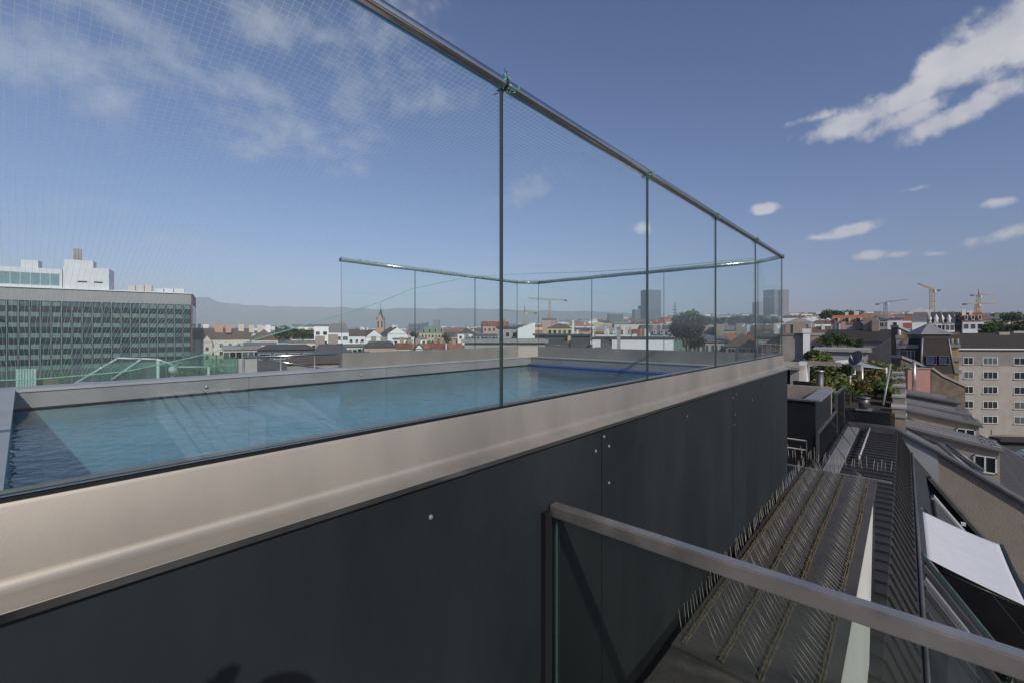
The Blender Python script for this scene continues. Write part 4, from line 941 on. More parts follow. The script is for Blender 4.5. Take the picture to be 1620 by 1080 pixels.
hs('red_roof_house', 'orange roofed house beside the round white gable', 648, 682, 552, 544, 92, 8, 'wall_pink', 'roof_orange', 'gable', 'x', .2, None, 2, zb=-12)
hs('white_gable', 'small white gable between the orange roofs', 657, 669, 551, 543, 86, 6, 'wall_white', 'roof_slate', 'gable', 'y', 0, zb=-12)
hs('red_roof_house', 'wide house with red tile roof behind the far glass joint', 682, 715, 551, 543, 88, 8, 'wall_cream', 'roof_red', 'gable', 'x', -.1, None, 2, zb=-12)
hs('red_roof_house', 'house with bright orange roof panel left of the shaded shed', 712, 732, 552, 543, 84, 8, 'wall_concrete', 'roof_orange', 'gable', 'x', .1, None, 1, zb=-12)
hs('yellow_house', 'yellow green fronted house with dormers behind the white row', 666, 703, 527, 516, 290, 14, 'wall_yellow', 'roof_green', 'mansard', wins=(7, 2, 1.2, 2, 1, 3.6, 0), dorm=4)
hs('grey_turret_house', 'grey house with twin dark roofs right of the yellow house', 724, 752, 528, 518, 210, 12, 'wall_white', 'roof_slate', 'hip', wins=(3, 1, 1.2, 1.5, 1, 3, 0), chim=2)
hs('glazed_attic', 'dark glazed attic block behind the wide joint of the near glass', 748, 790, 530, 528, 120, 8, 'glass_tower', 'roof_grey', 'flat', wins=(7, 1, 1.0, 1.4, .4, 3, 0))
hs('red_roof_house', 'brick coloured house with red roofs and chimneys left of the white shed', 764, 806, 516, 508, 240, 14, 'wall_pink', 'roof_red', 'gable', 'x', .1, (6, 2, 1.2, 1.8, 1, 3.5, 0), 6, 'wall_pink', dorm=2)
hs('low_grey_block', 'long low grey block with flat ledge right behind the far balustrade', 735, 862, 542, 540, 34, 5, 'wall_grey', 'concrete', 'flat', zb=-9)
hs('white_shed', 'white rendered attic with one slanted roof behind the far corner', 819, 846.5, 520, 510, 62, 8, 'wall_white', 'wall_white', 'shedx', zb=-10)
hs('shaded_shed', 'long side of the slant roofed attic left of its white front, its shade set as grey', 787, 819, 519, 516.5, 64, 8, 'wall_grey', 'roof_slate', 'flat', zb=-10, wins=(3, 1, .5, .7, .6, 2, 0))  # the grey wall colour stands in for shade on this side
hs('dark_screen', 'black roof terrace screen right of the white slanted attic', 846, 898, 531, 529.5, 55, .4, 'roof_slate', 'roof_slate', 'flat', zb=-9, cat='screen')
hs('dark_screen', 'black roof terrace screen beside the brown roof strip', 903, 934, 531.5, 530, 54, .4, 'roof_slate', 'roof_slate', 'flat', zb=-9, cat='screen')
hs('brick_block', 'orange rendered block at the foot of the big crane', 858, 879, 506, 503.5, 200, 10, 'wall_pink', 'roof_grey', 'flat', chim=2)
hs('brown_hip_house', 'beige house with brown hipped roof under the big crane', 866, 905, 519, 511, 150, 12, 'wall_yellow', 'roof_brown', 'hip', wins=(5, 1, 1, 1.4, .6, 3, 0), chim=3)
hs('white_firewall', 'long white firewall standing behind the right of the pool', 936, 1064, 537, 536, 46, 7, 'wall_white', 'roof_slate', 'flat', zb=-9, ov=.05)
hs('rust_roof', 'short rust red roof strip leaning on the white firewall', 950, 968, 553, 537, 45.2, .6, 'roof_orange', 'roof_slate', 'shed', zb=-9, ov=.02)
hs('grey_chimney', 'tall pale grey chimney shaft before the white firewall', 976, 981.5, 521, 519, 44.5, .5, 'plaster_grey', 'zinc', 'flat', zb=-9, cat='chimney', ov=.03)
hs('grey_chimney', 'thin white chimney rising above the terrace screens', 905, 908.5, 506, 505, 90, .6, 'plaster_white', 'zinc', 'flat', zb=-9, cat='chimney', ov=.03)
hs('skylight_roof', 'pale metal roof with skylights left of the big dark tree', 1030, 1064, 530, 521, 105, 10, 'wall_white', 'zinc', 'gable', 'x', 0, None, 1, zb=-12, dorm=3)
hs('green_roof_house', 'grey green house with metal roof right of the big dark tree', 1094, 1152, 541, 528, 60, 9, 'wall_yellow', 'roof_grey', 'gable', 'x', .1, (4, 1, .9, 1.1, .3, 3, 1), 2, zb=-10)
hs('maroon_roof_house', 'house with dark maroon hipped roof seen through the last panes', 1148, 1200, 548, 527, 55, 9, 'wall_grey', 'roof_brown', 'hip', zb=-10, wins=(3, 1, .8, .9, .2, 3, 1), chim=2)
hs('grey_house', 'grey house with one white window behind the pool corner', 1196, 1237, 533, 527, 50, 9, 'wall_concrete', 'roof_slate', 'mansard', zb=-10, wins=(2, 1, .9, 1.3, .6, 3, 1))
hs('concrete_firewall', 'stained grey concrete firewall right of the pool corner', 1234, 1272, 531, 529, 44, 6, 'wall_concrete', 'roof_grey', 'flat', zb=-9, chim=3, ov=.06)
hs('white_chimney_tower', 'tall white chimney tower between grey walls', 1270.5, 1281.5, 527, 520, 43, .9, 'wall_white', 'plaster_white', 'flat', zb=-9, cat='chimney', ov=.06)
hs('beige_house', 'beige house with a pair of narrow windows next to the white chimney tower', 1281, 1303, 531, 527, 45, 7, 'plaster', 'plaster_grey', 'flat', zb=-9, wins=(2, 1, .32, .75, .95, 3, 0), ov=.06)
hs('garden_house', 'long house with steep dark brown roof above an overgrown terrace', 1300, 1420, 540, 521, 52, 9, 'wall_concrete', 'tile_dark', 'gable', 'x', -.1, None, 3, zb=-9)
hs('terrace_wall', 'low beige wall under the overgrown terrace', 1290, 1372, 556, 554, 38, 4, 'plaster_grey', 'plaster_grey', 'flat', zb=-8)
hs('slanted_skylight', 'blue grey slanted glass skylight rising to the right of the overgrown terrace', 1362, 1420, 562, 530, 42, 5, 'zinc_dark', 'zinc_dark', 'shedx', zb=-8)
for i, (px, py, F, r, h) in enumerate(((1310, 553, 44, .9, 2.0), (1325, 553, 45, 1.1, 2.2), (1341, 553, 44, 1.0, 1.9), (1356, 554, 45, .9, 1.6), (1290, 566, 33, .6, 1.0), (1300, 567, 33.5, .6, 1.0), (1280, 567, 33, .6, .9))):
    q = P(px, py, F); plant('terrace_shrub', ('leafy shrub at the left end of the overgrown terrace', 'tallest shrub of the overgrown terrace', 'round shrub in the middle of the overgrown terrace', 'low shrub at the right end of the overgrown terrace', 'dark shrub in the row below the white chimney tower', 'rightmost shrub in the row below the white chimney tower', 'leftmost shrub in the row below the white chimney tower')[i], 'shrub', (q.x, q.y, q.z - .2), h, r, 1100, .09, ('leaf_dark', 'leaf_green'), 90 + i, 'shrubs on the overgrown terrace', .05, .1)
hs('orange_roof_house', 'house with broad orange tiled roof and white dormers', 1314, 1366, 512, 498, 150, 12, 'wall_grey', 'roof_orange', 'gable', 'x', -.1, None, 2, 'plaster_white', dorm=3)
hs('slate_roof_house', 'long slate roofed house right of the orange tiled roof', 1362, 1408, 507, 500, 140, 12, 'wall_grey', 'roof_slate', 'hip', wins=(5, 1, 1.2, 1.5, .6, 3, 1), chim=4)
hs('white_block', 'plain pale block with one dark slot left of the palace fronts', 1404, 1428, 505, 503, 120, 10, 'wall_white', 'roof_grey', 'flat', wins=(1, 1, .8, 1.8, .8, 3, 0), chim=1)
hs('white_block', 'white firewall with curved grey roof left of the turret', 1443, 1470, 508, 494, 125, 10, 'wall_white', 'roof_grey', 'mansard', chim=3, chimmat='plaster_white')
# palace fronts with ornate gables
for i, (a, b, F) in enumerate(((1468, 1490, 130), (1488, 1510, 132), (1508, 1526, 134))):
    t = hs('palace_front', ('white ornate front with pinnacles behind the turret cap', 'middle white ornate front with pinnacles and slate mansard', 'right white ornate front beside the red roof')[i], a, b, 511, 494, F, 14, 'wall_white', 'roof_slate', 'mansard', wins=(3, 2, .8, 1.6, .6, 3.4, 0), chim=2, chimmat='plaster_white', group='white palace fronts')
    w = (b - a) / FPX * F * .7; ze = zat(511, F) - GZ
    for x in (-w * .4, w * .1): MB().tube([(x, -.3, ze), (x, -.3, ze + .8), (x, -.3, ze + 1.3), (x, -.3, ze + 1.9), (x, -.3, ze + 2.6)], [.5, .35, .55, .3, .05], 8).build('pinnacle', 'plaster_white', t, True)
hs('red_roof_house', 'white corner house with bright red roof and dormers left of the tree mass', 1523, 1556, 508, 494, 128, 10, 'wall_white', 'roof_red', 'gable', 'x', .1, (3, 2, 1, 1.5, .8, 3.3, 0), 2, 'plaster_white', dorm=3)
hs('beige_house', 'low beige house peeping over the tree mass', 1552, 1585, 505, 500, 180, 10, 'wall_cream', 'roof_grey', 'hip', chim=2)

# ---- towers and cranes on the skyline
def tower(lab, px0, px1, py, F, yaw, mt, d, parts):
    c, w, rz = frame(px0, px1, F, yaw); t = thing('office_tower', lab, 'tower', (c.x, c.y, GZ), rz); z = zat(py, F) - GZ
    MB().box(-w / 2, w / 2, 0, d, 0, z).build('shaft', mt, t, True)
    MB().box(-w / 2 - .4, w / 2 + .4, -.4, d + .4, z + .01, z + 3).build('roof_crown', 'tower_grey', t, True)
    for i in range(parts):
        zz = z - (i + 1) * z * .4 / parts; MB().box(-w / 2 - .3, w / 2 + .3, -.3, -.02, zz, zz + 1.2).build('floor_band', 'tower_grey', t, True)
    return t
tower('tall dark glass tower seen through the third near pane', 1023, 1048, 460, 1500, .35, 'glass_tower', 40, 14)
tower('slim dark tower beside the tall dark glass tower', 1015, 1023, 485, 1600, .2, 'glass_tower', 30, 5)
tower('low dark glass slab left of the tall tower', 1004, 1013, 491, 1400, 0, 'glass_tower', 30, 4)
tower('wide flat dark block on the skyline', 964, 986, 498, 1300, 0, 'glass_tower', 30, 2)
tower('grey tower with white seam at the end of the balustrade', 1222, 1236, 460, 1350, .5, 'glass_tower', 34, 14)
tower('lighter grey half of the twin tower at the balustrade end', 1236, 1247.5, 460, 1345, -.2, 'tower_grey', 30, 14)
tower('hazy grey slab left of the twin tower', 1200, 1222, 479, 1700, .1, 'tower_grey', 40, 6)
tower('small dark block on the skyline right of the church', 646, 662, 514, 900, 0, 'glass_tower', 20, 2)
tower('tiny dark block right of the church skyline', 666, 675, 512, 950, 0, 'glass_tower', 20, 1)
tower('pair of pale lift towers on the far skyline', 685, 694, 508, 1000, 0, 'tower_grey', 14, 2)
def crane(lab, px, py_base, py_top, xl, yl, xr, yr, F, mt='crane_yellow', apex=None):
    b = P(px, py_base, F); t = thing('tower_crane', lab, 'crane', (b.x, b.y, GZ), ANG - R_(90), 'tower cranes on the skyline'); s = F / FPX
    zt = zat(py_top, F) - GZ; r = max(1.0, 1.6 * s); m = MB(); zz = 0; h = (zt) ; n = int(h / (r * 2)) + 1; th = r * .16
    for (x, y) in ((-r, -r), (r, -r), (r, r), (-r, r)): m.box(x - th, x + th, y - th, y + th, 0, zt)
    for i in range(n):
        z0 = zt * i / n; z1 = zt * (i + 1) / n; sgn = 1 if i % 2 else -1
        for y in (-r, r): m.tube([(-r * sgn, y, z0), (r * sgn, y, z1)], th * .8, 4)
        for x in (-r, r): m.tube([(x, -r * sgn, z0), (x, r * sgn, z1)], th * .8, 4)
    m.build('mast', mt, t, True)
    def jib(nm, px2, py2, hh):
        e = Vector(((px2 - px) * s, 0, zat(py2, F) - GZ)); a = Vector((0, 0, zt)); m = MB()
        L_ = (e - a).length; k = max(3, int(L_ / (hh * 2)))
        up = Vector((0, 0, hh))
        m.tube([a + Vector((0, -hh * .5, 0)), e + Vector((0, -hh * .3, 0))], hh * .16, 4); m.tube([a + Vector((0, hh * .5, 0)), e + Vector((0, hh * .3, 0))], hh * .16, 4); m.tube([a + up, e + up * .4], hh * .16, 4)
        for i in range(k):
            p0 = a.lerp(e, i / k); p1 = a.lerp(e, (i + .5) / k); p2 = a.lerp(e, (i + 1) / k); f = up * (1 - .6 * (i + .5) / k)
            m.tube([p0, p1 + f], hh * .1, 4); m.tube([p1 + f, p2], hh * .1, 4)
        m.build(nm, mt, t, True); return e
    hh = max(1.2, 2.0 * s)
    jib('jib', xl, yl, hh); e = jib('counter_jib', xr, yr, hh * .8)
    MB().box(e.x - hh * 1.2, e.x + hh * 1.2, -hh * .5, hh * .5, e.z - hh * .9, e.z + hh * .3).build('counterweight', 'zinc_dark', t, True)
    MB().box(r * .6, r * 2.2, -r, r, zt - r * 2.2, zt - .05).build('cab', 'metal_white', t, True)
    if apex: MB().tube([(0, 0, zt), (0, 0, zat(apex, F) - GZ)], [r * .5, r * .15], 5).build('apex', 'zinc_dark', t, True)
crane('largest yellow crane with flat jib above the far corner of the pool', 870, 510, 475, 836, 472, 895, 475, 420)
crane('small pale crane just left of the largest yellow crane', 830, 510, 494, 797, 491, 847, 495, 600, apex=482)
crane('crane with raised orange jib above the palace fronts', 1475, 500, 458, 1452, 449, 1484, 459, 330)
crane('tall crane with spire, back one of the pair above the red roof', 1548, 505, 467, 1574, 466, 1538, 467, 420, apex=457)
crane('stout orange crane, front one of the pair above the red roof', 1546, 505, 481, 1577, 480, 1526, 481, 380)
crane('grey luffing crane left of the palace fronts', 1401, 500, 479, 1436, 474, 1388, 481, 460, 'tower_grey')

# ---- trees
def tree(lab, px, py_base, py_top, F, rad_px, mats, seed, n=2600, size=None, group='town trees'):
    b = P(px, py_base, F); h = (py_base - py_top) / FPX * F * 1.13; r = rad_px / FPX * F * 1.25
    return plant('broadleaf_tree', lab, 'tree', b, h, r, n, size or max(.16, r * .075), mats, seed, group, max(.1, h * .022), .18, 15)
tree('big dark tree seen through the third and fourth near panes', 1086, 558, 496, 60, 27, ('leaf_dark', 'leaf_dark', 'leaf_green'), 201, 12000, .17)
tree('lower dark bush growing right of the big dark tree', 1106, 560, 536, 56, 14, ('leaf_dark',), 202, 2200, .13)
for i, (x, y0, y1, F, r) in enumerate(((437, 545, 517, 205, 15), (455, 545, 516, 210, 16), (472, 545, 520, 206, 14), (488, 545, 521, 204, 13))):
    tree(('leftmost of the town trees beside the brown hipped roof', 'tallest of the town trees beside the cream row', 'third town tree right of the cream row', 'rightmost town tree before the white modern block')[i], x, y0, y1, F, r, ('leaf_dark', 'leaf_green'), 210 + i, 2200)
for i, (x, y0, y1, F, r) in enumerate(((1562, 545, 512, 100, 15), (1580, 545, 507, 104, 18), (1603, 545, 511, 100, 16), (1625, 545, 506, 104, 18), (1645, 545, 510, 100, 16))):
    tree(('leftmost crown of the tree mass behind the apartment roof', 'second crown of the tree mass behind the apartment roof', 'middle crown of the tree mass behind the apartment roof', 'crown of the tree mass at the picture edge', 'outermost crown of the tree mass behind the apartment roof')[i], x, y0, y1, F, r, ('leaf_dark', 'leaf_green'), 220 + i, 2400)
q = P(1598, 1128, 5.6)
plant('roof_shrub', 'leafy green shrub behind the terrace railing at the lower right corner', 'shrub', (q.x, q.y, q.z), .74, .36, 2200, .03, ('leaf_dark', 'leaf_green', 'leaf_lime'), 240, None, .02, .15, 10)

extra = ((1118, 512, 500, 170, 12, 'green tree right above the metal roofed green house'), (1140, 514, 501, 180, 13, 'green tree above the maroon roof, left one'), (1163, 513, 499, 200, 14, 'green tree above the maroon roof, right one'), (1186, 512, 499, 190, 12, 'green tree behind the fourth glass joint'), (1208, 512, 500, 180, 13, 'green tree below the hazy grey slab'), (1226, 513, 501, 175, 10, 'green tree at the foot of the twin tower'),
         (1306, 503, 491, 260, 14, 'dark tree on the skyline left of the orange tiled roof'), (1322, 502, 491, 265, 14, 'dark tree on the skyline above the orange tiled roof'), (1346, 501, 491, 270, 16, 'dark tree on the skyline above the slate roof'), (1600, 508, 494, 230, 16, 'dark tree on the skyline at the right edge'), (1582, 508, 496, 235, 12, 'small dark tree on the skyline near the right edge'), (566, 530, 519, 260, 9, 'small tree behind the white house left of the church'), (655, 536, 525, 190, 9, 'small tree beside the yellow house'), (706, 540, 528, 170, 9, 'small tree right of the yellow house'), (742, 545, 533, 110, 8, 'small tree before the grey twin roofs'))
for i, (x, y0, y1, F, r, lb) in enumerate(extra):
    tree(lb, x, y0 + 10, y1, F, r, ('leaf_dark', 'leaf_green'), 260 + i, 1500)
c, w, rz = frame(1064, 1072, 1500, 0); rm = thing('radio_mast', 'hazy radio mast with round platforms left of the big dark tree', 'mast', (c.x, c.y, GZ), rz)
zt = zat(478, 1500) - GZ; MB().tube([(0, 0, 0), (0, 0, zt * .8), (0, 0, zt)], [3.5, 2.0, .5], 8).build('shaft', 'tower_grey', rm, True)
for f, r in ((.70, 6), (.78, 8), (.86, 6), (.93, 4)): MB().tube([(0, 0, zt * f), (0, 0, zt * f + 2.5)], r, 12).build('platform', 'tower_grey', rm, True)
SKY = [(-2000, 512), (300, 517), (540, 520), (650, 518), (780, 514), (900, 506), (1000, 501), (1100, 497), (1250, 494), (1400, 493), (1500, 492), (1640, 498), (3000, 500)]
def skyl(x):
    for (a, b) in zip(SKY, SKY[1:]):
        if a[0] <= x <= b[0]: return a[1] + (b[1] - a[1]) * (x - a[0]) / (b[0] - a[0])
    return 512
LM = [(300, 'right of the office block'), (440, 'near the town trees'), (560, 'left of the church'), (640, 'right of the church'), (730, 'behind the yellow house'), (800, 'behind the wide glass joint'), (860, 'around the far pool corner'), (930, 'under the largest crane'), (1000, 'behind the white firewall'), (1070, 'below the tall dark tower'), (1130, 'behind the big dark tree'), (1200, 'behind the last near panes'), (1270, 'around the twin tower'), (1330, 'behind the white chimney tower'), (1420, 'behind the orange tiled roof'), (1530, 'behind the palace fronts'), (2000, 'above the tree mass')]
# ---- broad chimney blocks and slim flues standing over the roofs
def stack(px0, px1, y0, y1, F, mt, lab, grp='chimney blocks over the roofs'):
    th_ = math.atan2((px0 + px1) / 2 - CX, FPX); c, w, rz = frame(px0, px1, F, -th_); w *= math.cos(th_)
    t = thing('roof_chimney', lab, 'chimney', (c.x, c.y, zat(y1, F) - 1.5), rz, grp); h = zat(y0, F) - zat(y1, F) + 1.5; d = max(.35, min(w, 1.2))
    MB().box(-w / 2, w / 2, 0, d, 0, h).build('shaft', mt, t, True); o = min(.06, w * .12)
    MB().box(-w / 2 - o, w / 2 + o, -o, d + o, h + .001, h + max(.05, w * .06)).build('cover_slab', 'plaster_grey', t, True)
for (a, b, y, mt, lb) in ((313, 318, 513, 'wall_white', 'narrow white'), (320, 330, 513, 'wall_white', 'first broad white'), (340, 353, 513, 'wall_pink', 'left orange'), (357, 366, 513, 'wall_pink', 'right orange'), (377, 386, 513, 'wall_cream', 'left cream'), (394, 402, 514, 'wall_cream', 'middle cream'), (407, 416, 514, 'wall_cream', 'right cream'), (420, 428, 514, 'wall_white', 'last white')):
    stack(a, b, y, 521, 193 if a < 370 else 199, mt, f'{lb} chimney block on the long brown roof')
rg = random.Random(31)
for i in range(90):
    x = rg.choice((rg.uniform(840, 1060), rg.uniform(840, 1060), rg.uniform(560, 800), rg.uniform(1100, 1420))); F = rg.choice((85, 110, 150, 200))
    b = skyl(x) + {85: 30, 110: 24, 150: 20, 200: 16}[F] + rg.uniform(-2, 5); h = rg.uniform(3.5, 9); wp = rg.choice((1.2, 1.6, 2.2, 3.0, 5.0, 7.0)); h = h if wp < 4 else h * .5
    if 1060 < x < 1115: continue
    k_ = rg.choice((('plaster_white', 'white'), ('plaster_white', 'white'), ('metal_white', 'pale metal'), ('wall_pink', 'brick'), ('zinc', 'grey')))
    lm = next(t for (e, t) in LM if x < e) if 'LM' in globals() else ''
    sh_ = 'slim' if wp < 1.8 else 'thin' if wp < 2.5 else 'square' if wp < 4 else 'low boxy'
    if (lab_ := f'{sh_} {k_[1]} {"roof unit" if wp > 4 else "flue"} {lm}') in USED: continue
    USED[lab_] = 1
    stack(x, x + wp, b - h, b + 3, F, k_[0], f'{sh_} {k_[1]} {"roof unit" if wp > 4 else "flue"} {lm}'.strip(), 'flues and roof units over the town')
# ---- filler town: individual houses, thinning into one mass far off
rg = random.Random(21)
WALLS = [('wall_cream', 'cream'), ('wall_white', 'white'), ('wall_grey', 'grey'), ('wall_yellow', 'yellow'), ('wall_pink', 'brick pink'), ('wall_white', 'white')]
RFS = [('roof_red', 'red'), ('roof_brown', 'brown'), ('roof_grey', 'grey'), ('roof_slate', 'slate'), ('roof_orange', 'orange'), ('roof_green', 'green'), ('roof_brown', 'brown'), ('roof_red', 'red')]
for (F, o0, o1, wmin, wmax, word) in ((700, 4, 9, 26, 46, 'tiny far'), (480, 8, 15, 22, 40, 'far'), (320, 13, 22, 18, 32, 'distant'), (215, 20, 29, 15, 24, 'small'), (140, 27, 36, 12, 19, 'mid-distance')):
    x = 306 if F > 200 else 560
    while x < 1660:
        wm = rg.uniform(wmin, wmax); wpx = wm * FPX / F; xm = x + wpx / 2
        if F == 140 and xm > 1240: break
        if F < 300 and xm < 540: x += wpx; continue
        rid = skyl(xm) + rg.uniform(o0, o1); wl_, rf_ = rg.choice(WALLS), rg.choice(RFS)
        kind = rg.choice(('gable', 'gable', 'hip', 'flat', 'mansard', 'gable')); hh = rg.uniform(3.2, 5.5) * FPX / F
        lm = next(t for (e, t) in LM if xm < e)
        shape = {'gable': 'gabled', 'hip': 'hipped', 'flat': 'flat', 'mansard': 'mansard'}[kind]; nch = rg.choice((0, 1, 2, 3, 4))
        al = rg.choice('xxy')
        lab = f"{word} {wl_[1].split()[-1]} house, {rf_[1]} {shape} roof, {('no', 'one', 'two', 'three', 'four')[nch]} chimney{'s' if nch != 1 else ''}, {lm}"
        house('town_house', lab, x, x + wpx, rid + (hh if kind != 'flat' else 1.0), rid, F + rg.uniform(-.06, .06) * F, rg.uniform(10, 16), wl_[0], rf_[0], kind, al, rg.uniform(-.35, .35), (max(2, int(wm / 4.5)), 1, 1.3, 1.7, 1.0, 3.3, 0) if F <= 215 else None, nch, rg.choice(('plaster', 'wall_pink', 'plaster_white')), ground_z(F) - 2, 'house', 'town houses beyond the pool', ov=.2, seed=rg.random())
        x += wpx * rg.uniform(.82, 1.12)
m = MB(); far = MB()
mats = ['wall_cream', 'wall_white', 'wall_grey', 'wall_pink', 'roof_red', 'roof_brown', 'roof_grey', 'leaf_dark']
for F in (1000, 1300, 1700, 2200, 2800, 3600):
    x = 290
    while x < 1700:
        wm = rg.uniform(26, 60); wpx = wm * FPX / F; o = (5.5, 4, 3, 2, 1, 0.)[(1000, 1300, 1700, 2200, 2800, 3600).index(F)]
        y = skyl(x) + o + rg.uniform(-1.2, 2.2); ff = F * rg.uniform(.95, 1.05); c, w, rz = frame(x, x + wpx, ff, 0); z = zat(y, ff); g0 = ground_z(F) - 5
        a_ = rz + rg.uniform(-.4, .4); ux, uy = math.cos(a_), math.sin(a_); d = rg.uniform(12, 22)
        def q(u, v, zz): return (c.x + ux * u - uy * v, c.y + uy * u + ux * v, zz)
        h2 = rg.uniform(0, 7); far.mi = rg.choice((0, 1, 1, 2, 3, 7)) if rg.random() < .92 else 7
        far.hexa([q(-w / 2, 0, g0), q(w / 2, 0, g0), q(w / 2, d, g0), q(-w / 2, d, g0), q(-w / 2, 0, z - h2), q(w / 2, 0, z - h2), q(w / 2, d, z - h2), q(-w / 2, d, z - h2)])
        if h2 > 1.5:
            far.mi = rg.choice((4, 5, 5, 6)); far.add([q(-w / 2, 0, z - h2), q(w / 2, 0, z - h2), q(w / 2, d, z - h2), q(-w / 2, d, z - h2), q(-w / 2, d / 2, z), q(w / 2, d / 2, z)], [(0, 1, 5, 4), (2, 3, 4, 5), (1, 2, 5), (3, 0, 4)])
        x += wpx * rg.uniform(.7, 1.25)
fo = far.build('distant_town', mats); fo['kind'] = 'stuff'; fo['label'] = 'mass of far roofs and walls below the hazy hills'; fo['category'] = 'town'
# ================================================================== neighbouring terrace beyond the pool, on the left
nt = bx(-9, 9, 5.0, 14, -1.75, -1.62).build('neighbour_terrace', 'concrete'); struct(nt)
g2 = thing('terrace_balustrade', 'green tinted glass balustrade of the neighbouring terrace left of the pool', 'balustrade', (0, 8, -1.62))
xs2 = [-2.6, -1.5, -.4, .7, 1.8, 2.3]
for a, b in zip(xs2, xs2[1:]): pane((a, 8.0), (b, 8.0), -1.6, -.41, .014, g2, mats=('glass_green', 'glass_edge'), gap=.01)
bx(-2.6, 2.3, 7.97, 8.03, -1.619, -1.59).build('base_rail', 'steel_dull', g2)
for a, b in zip((8.0, 9.2, 10.4), (9.2, 10.4, 11.6)): pane((2.32, a), (2.32, b), -1.6, -.41, .014, g2, mats=('glass_green', 'glass_edge'), gap=.01)
g3 = thing('hand_rail', 'bright steel hand rail with slim posts behind the pool coping', 'rail', (2.5, 6.2, -1.62))
MB().tube([(1.85, 6.2, -.32), (3.6, 6.2, -.318)], .02, 10).build('top_bar', 'steel', g3)
for x in (1.86, 2.3, 2.75, 3.2, 3.58): MB().tube([(x, 6.2, -1.62), (x, 6.2, -.33)], .014, 8).build('post', 'steel_dull', g3)
MB().tube([(2.1, 6.25, -.35), (3.3, 6.25, -.62)], .014, 8).build('brace', 'steel', g3)
M['bar_white'] = mk('bar_white', (.66, .68, .67), .5, .1, .06)
gh = thing('glass_house_frame', 'white framed gabled glass roof on the neighbouring terrace', 'glass house', (1, 10, -1.62))
def g_(px, py, Y): return PY(px, py, Y)
for (a, b) in (((118, 606), (186, 566)), ((176, 600), (224, 567)), ((186, 566), (224, 567)), ((224, 567), (250, 568)), ((250, 568), (282, 580)), ((282, 580), (330, 580)), ((118, 606), (176, 604))):
    MB().tube([g_(*a, 9.5), g_(*b, 9.5)], .013, 8).build('frame_bar', 'bar_white', gh)
q = [g_(176, 603, 9.55), g_(224, 569, 9.55), g_(250, 570, 9.55), g_(250, 606, 9.55)]
MB().prism(q, (0, .02, 0)).build('roof_pane', 'glass_green', gh)
q = [g_(118, 607, 9.56), g_(186, 568, 9.56), g_(222, 569, 9.56), g_(176, 603, 9.56)]
MB().prism(q, (0, .02, 0)).build('roof_pane', 'glass_green', gh)
for a in ((250, 568), (118, 606), (330, 580)):
    p_ = g_(*a, 9.5); MB().tube([p_, (p_.x, p_.y, -1.62)], .022, 8).build('frame_post', 'bar_white', gh)
sc_ = thing('slat_screen', 'pale slatted privacy screen at the far left of the neighbouring terrace', 'screen', (g_(40, 590, 10).x, 10, -1.62))
for i in range(7):
    p_ = g_(28 + i * 4.4, 583, 10); bx(p_.x - .018, p_.x + .018, 10, 10.03, -1.62, p_.z).build('slat', 'bar_white', sc_)
for i, (px, py, Y, h, r, mt, lb) in enumerate(((8, 600, 9.0, .75, .5, ('leaf_dark', 'leaf_green'), 'dark leafy pot plant at the far left of the neighbouring terrace'), (75, 600, 10.5, .8, .35, ('leaf_brown', 'leaf_green'), 'brownish shrub behind the green glass balustrade'), (100, 600, 10.8, .75, .35, ('leaf_green', 'leaf_brown'), 'green shrub behind the green glass balustrade'), (300, 595, 11.5, .85, .6, ('leaf_green', 'leaf_dark'), 'wide shrub right of the glass house frame'), (340, 592, 11.8, .8, .6, ('leaf_green', 'leaf_yellow'), 'pale green shrub right of the glass house frame'), (215, 597, 11.0, .7, .5, ('leaf_dark',), 'dark shrub inside the glass house frame'))):
    p_ = g_(px, py, Y); plant('terrace_plant', lb, 'plant', (p_.x, p_.y, -1.62), h + .15, r, 1100, .05, mt, 300 + i, 'plants on the neighbouring terrace', .02, .1)
bn = thing('garden_bench', 'pale low bench behind the green glass balustrade', 'bench', (g_(80, 595, 10).x, 10, -1.62))
pa, pb_ = g_(60, 594, 9.8), g_(95, 594, 9.8)
bx(pa.x, pb_.x, 9.8, 10.2, -1.17, -1.12).build('seat', 'wall_cream', bn); bx(pa.x, pb_.x, 10.2, 10.25, -1.119, -.75).build('backrest', 'wood', bn)
for x in (pa.x + .03, pb_.x - .03):
    for y in (9.83, 10.15): bx(x - .02, x + .02, y, y + .04, -1.62, -1.171).build('leg', 'wood', bn)
sd2 = thing('roof_satellite_dish', 'small white satellite dish right of the glass house frame', 'satellite dish', (g_(272, 590, 11).x, 11, -1.62))
p_ = g_(272, 585, 11); MB().tube([(p_.x, 11, -1.62), (p_.x, 11, p_.z)], .02, 8).build('post', 'steel_dull', sd2)
MB().tube([p_ + Vector((0, -.02, 0)), p_ + Vector((0, -.06, .01)), p_ + Vector((0, -.09, .02))], [.02, .06, .075], 16).build('dish', 'bar_white', sd2)
bx(p_.x - .03, p_.x + .03, 10.95, 11.02, p_.z - .06, p_.z + .03).build('bracket', 'steel_dull', sd2)
nb = thing('low_roof_wall', 'beige attic walls under the neighbouring terrace', 'building', (0, 10, GZ))
bx(-9, 9, 5.02, 14, GZ, -1.76).build('wall', 'plaster_grey', nb)

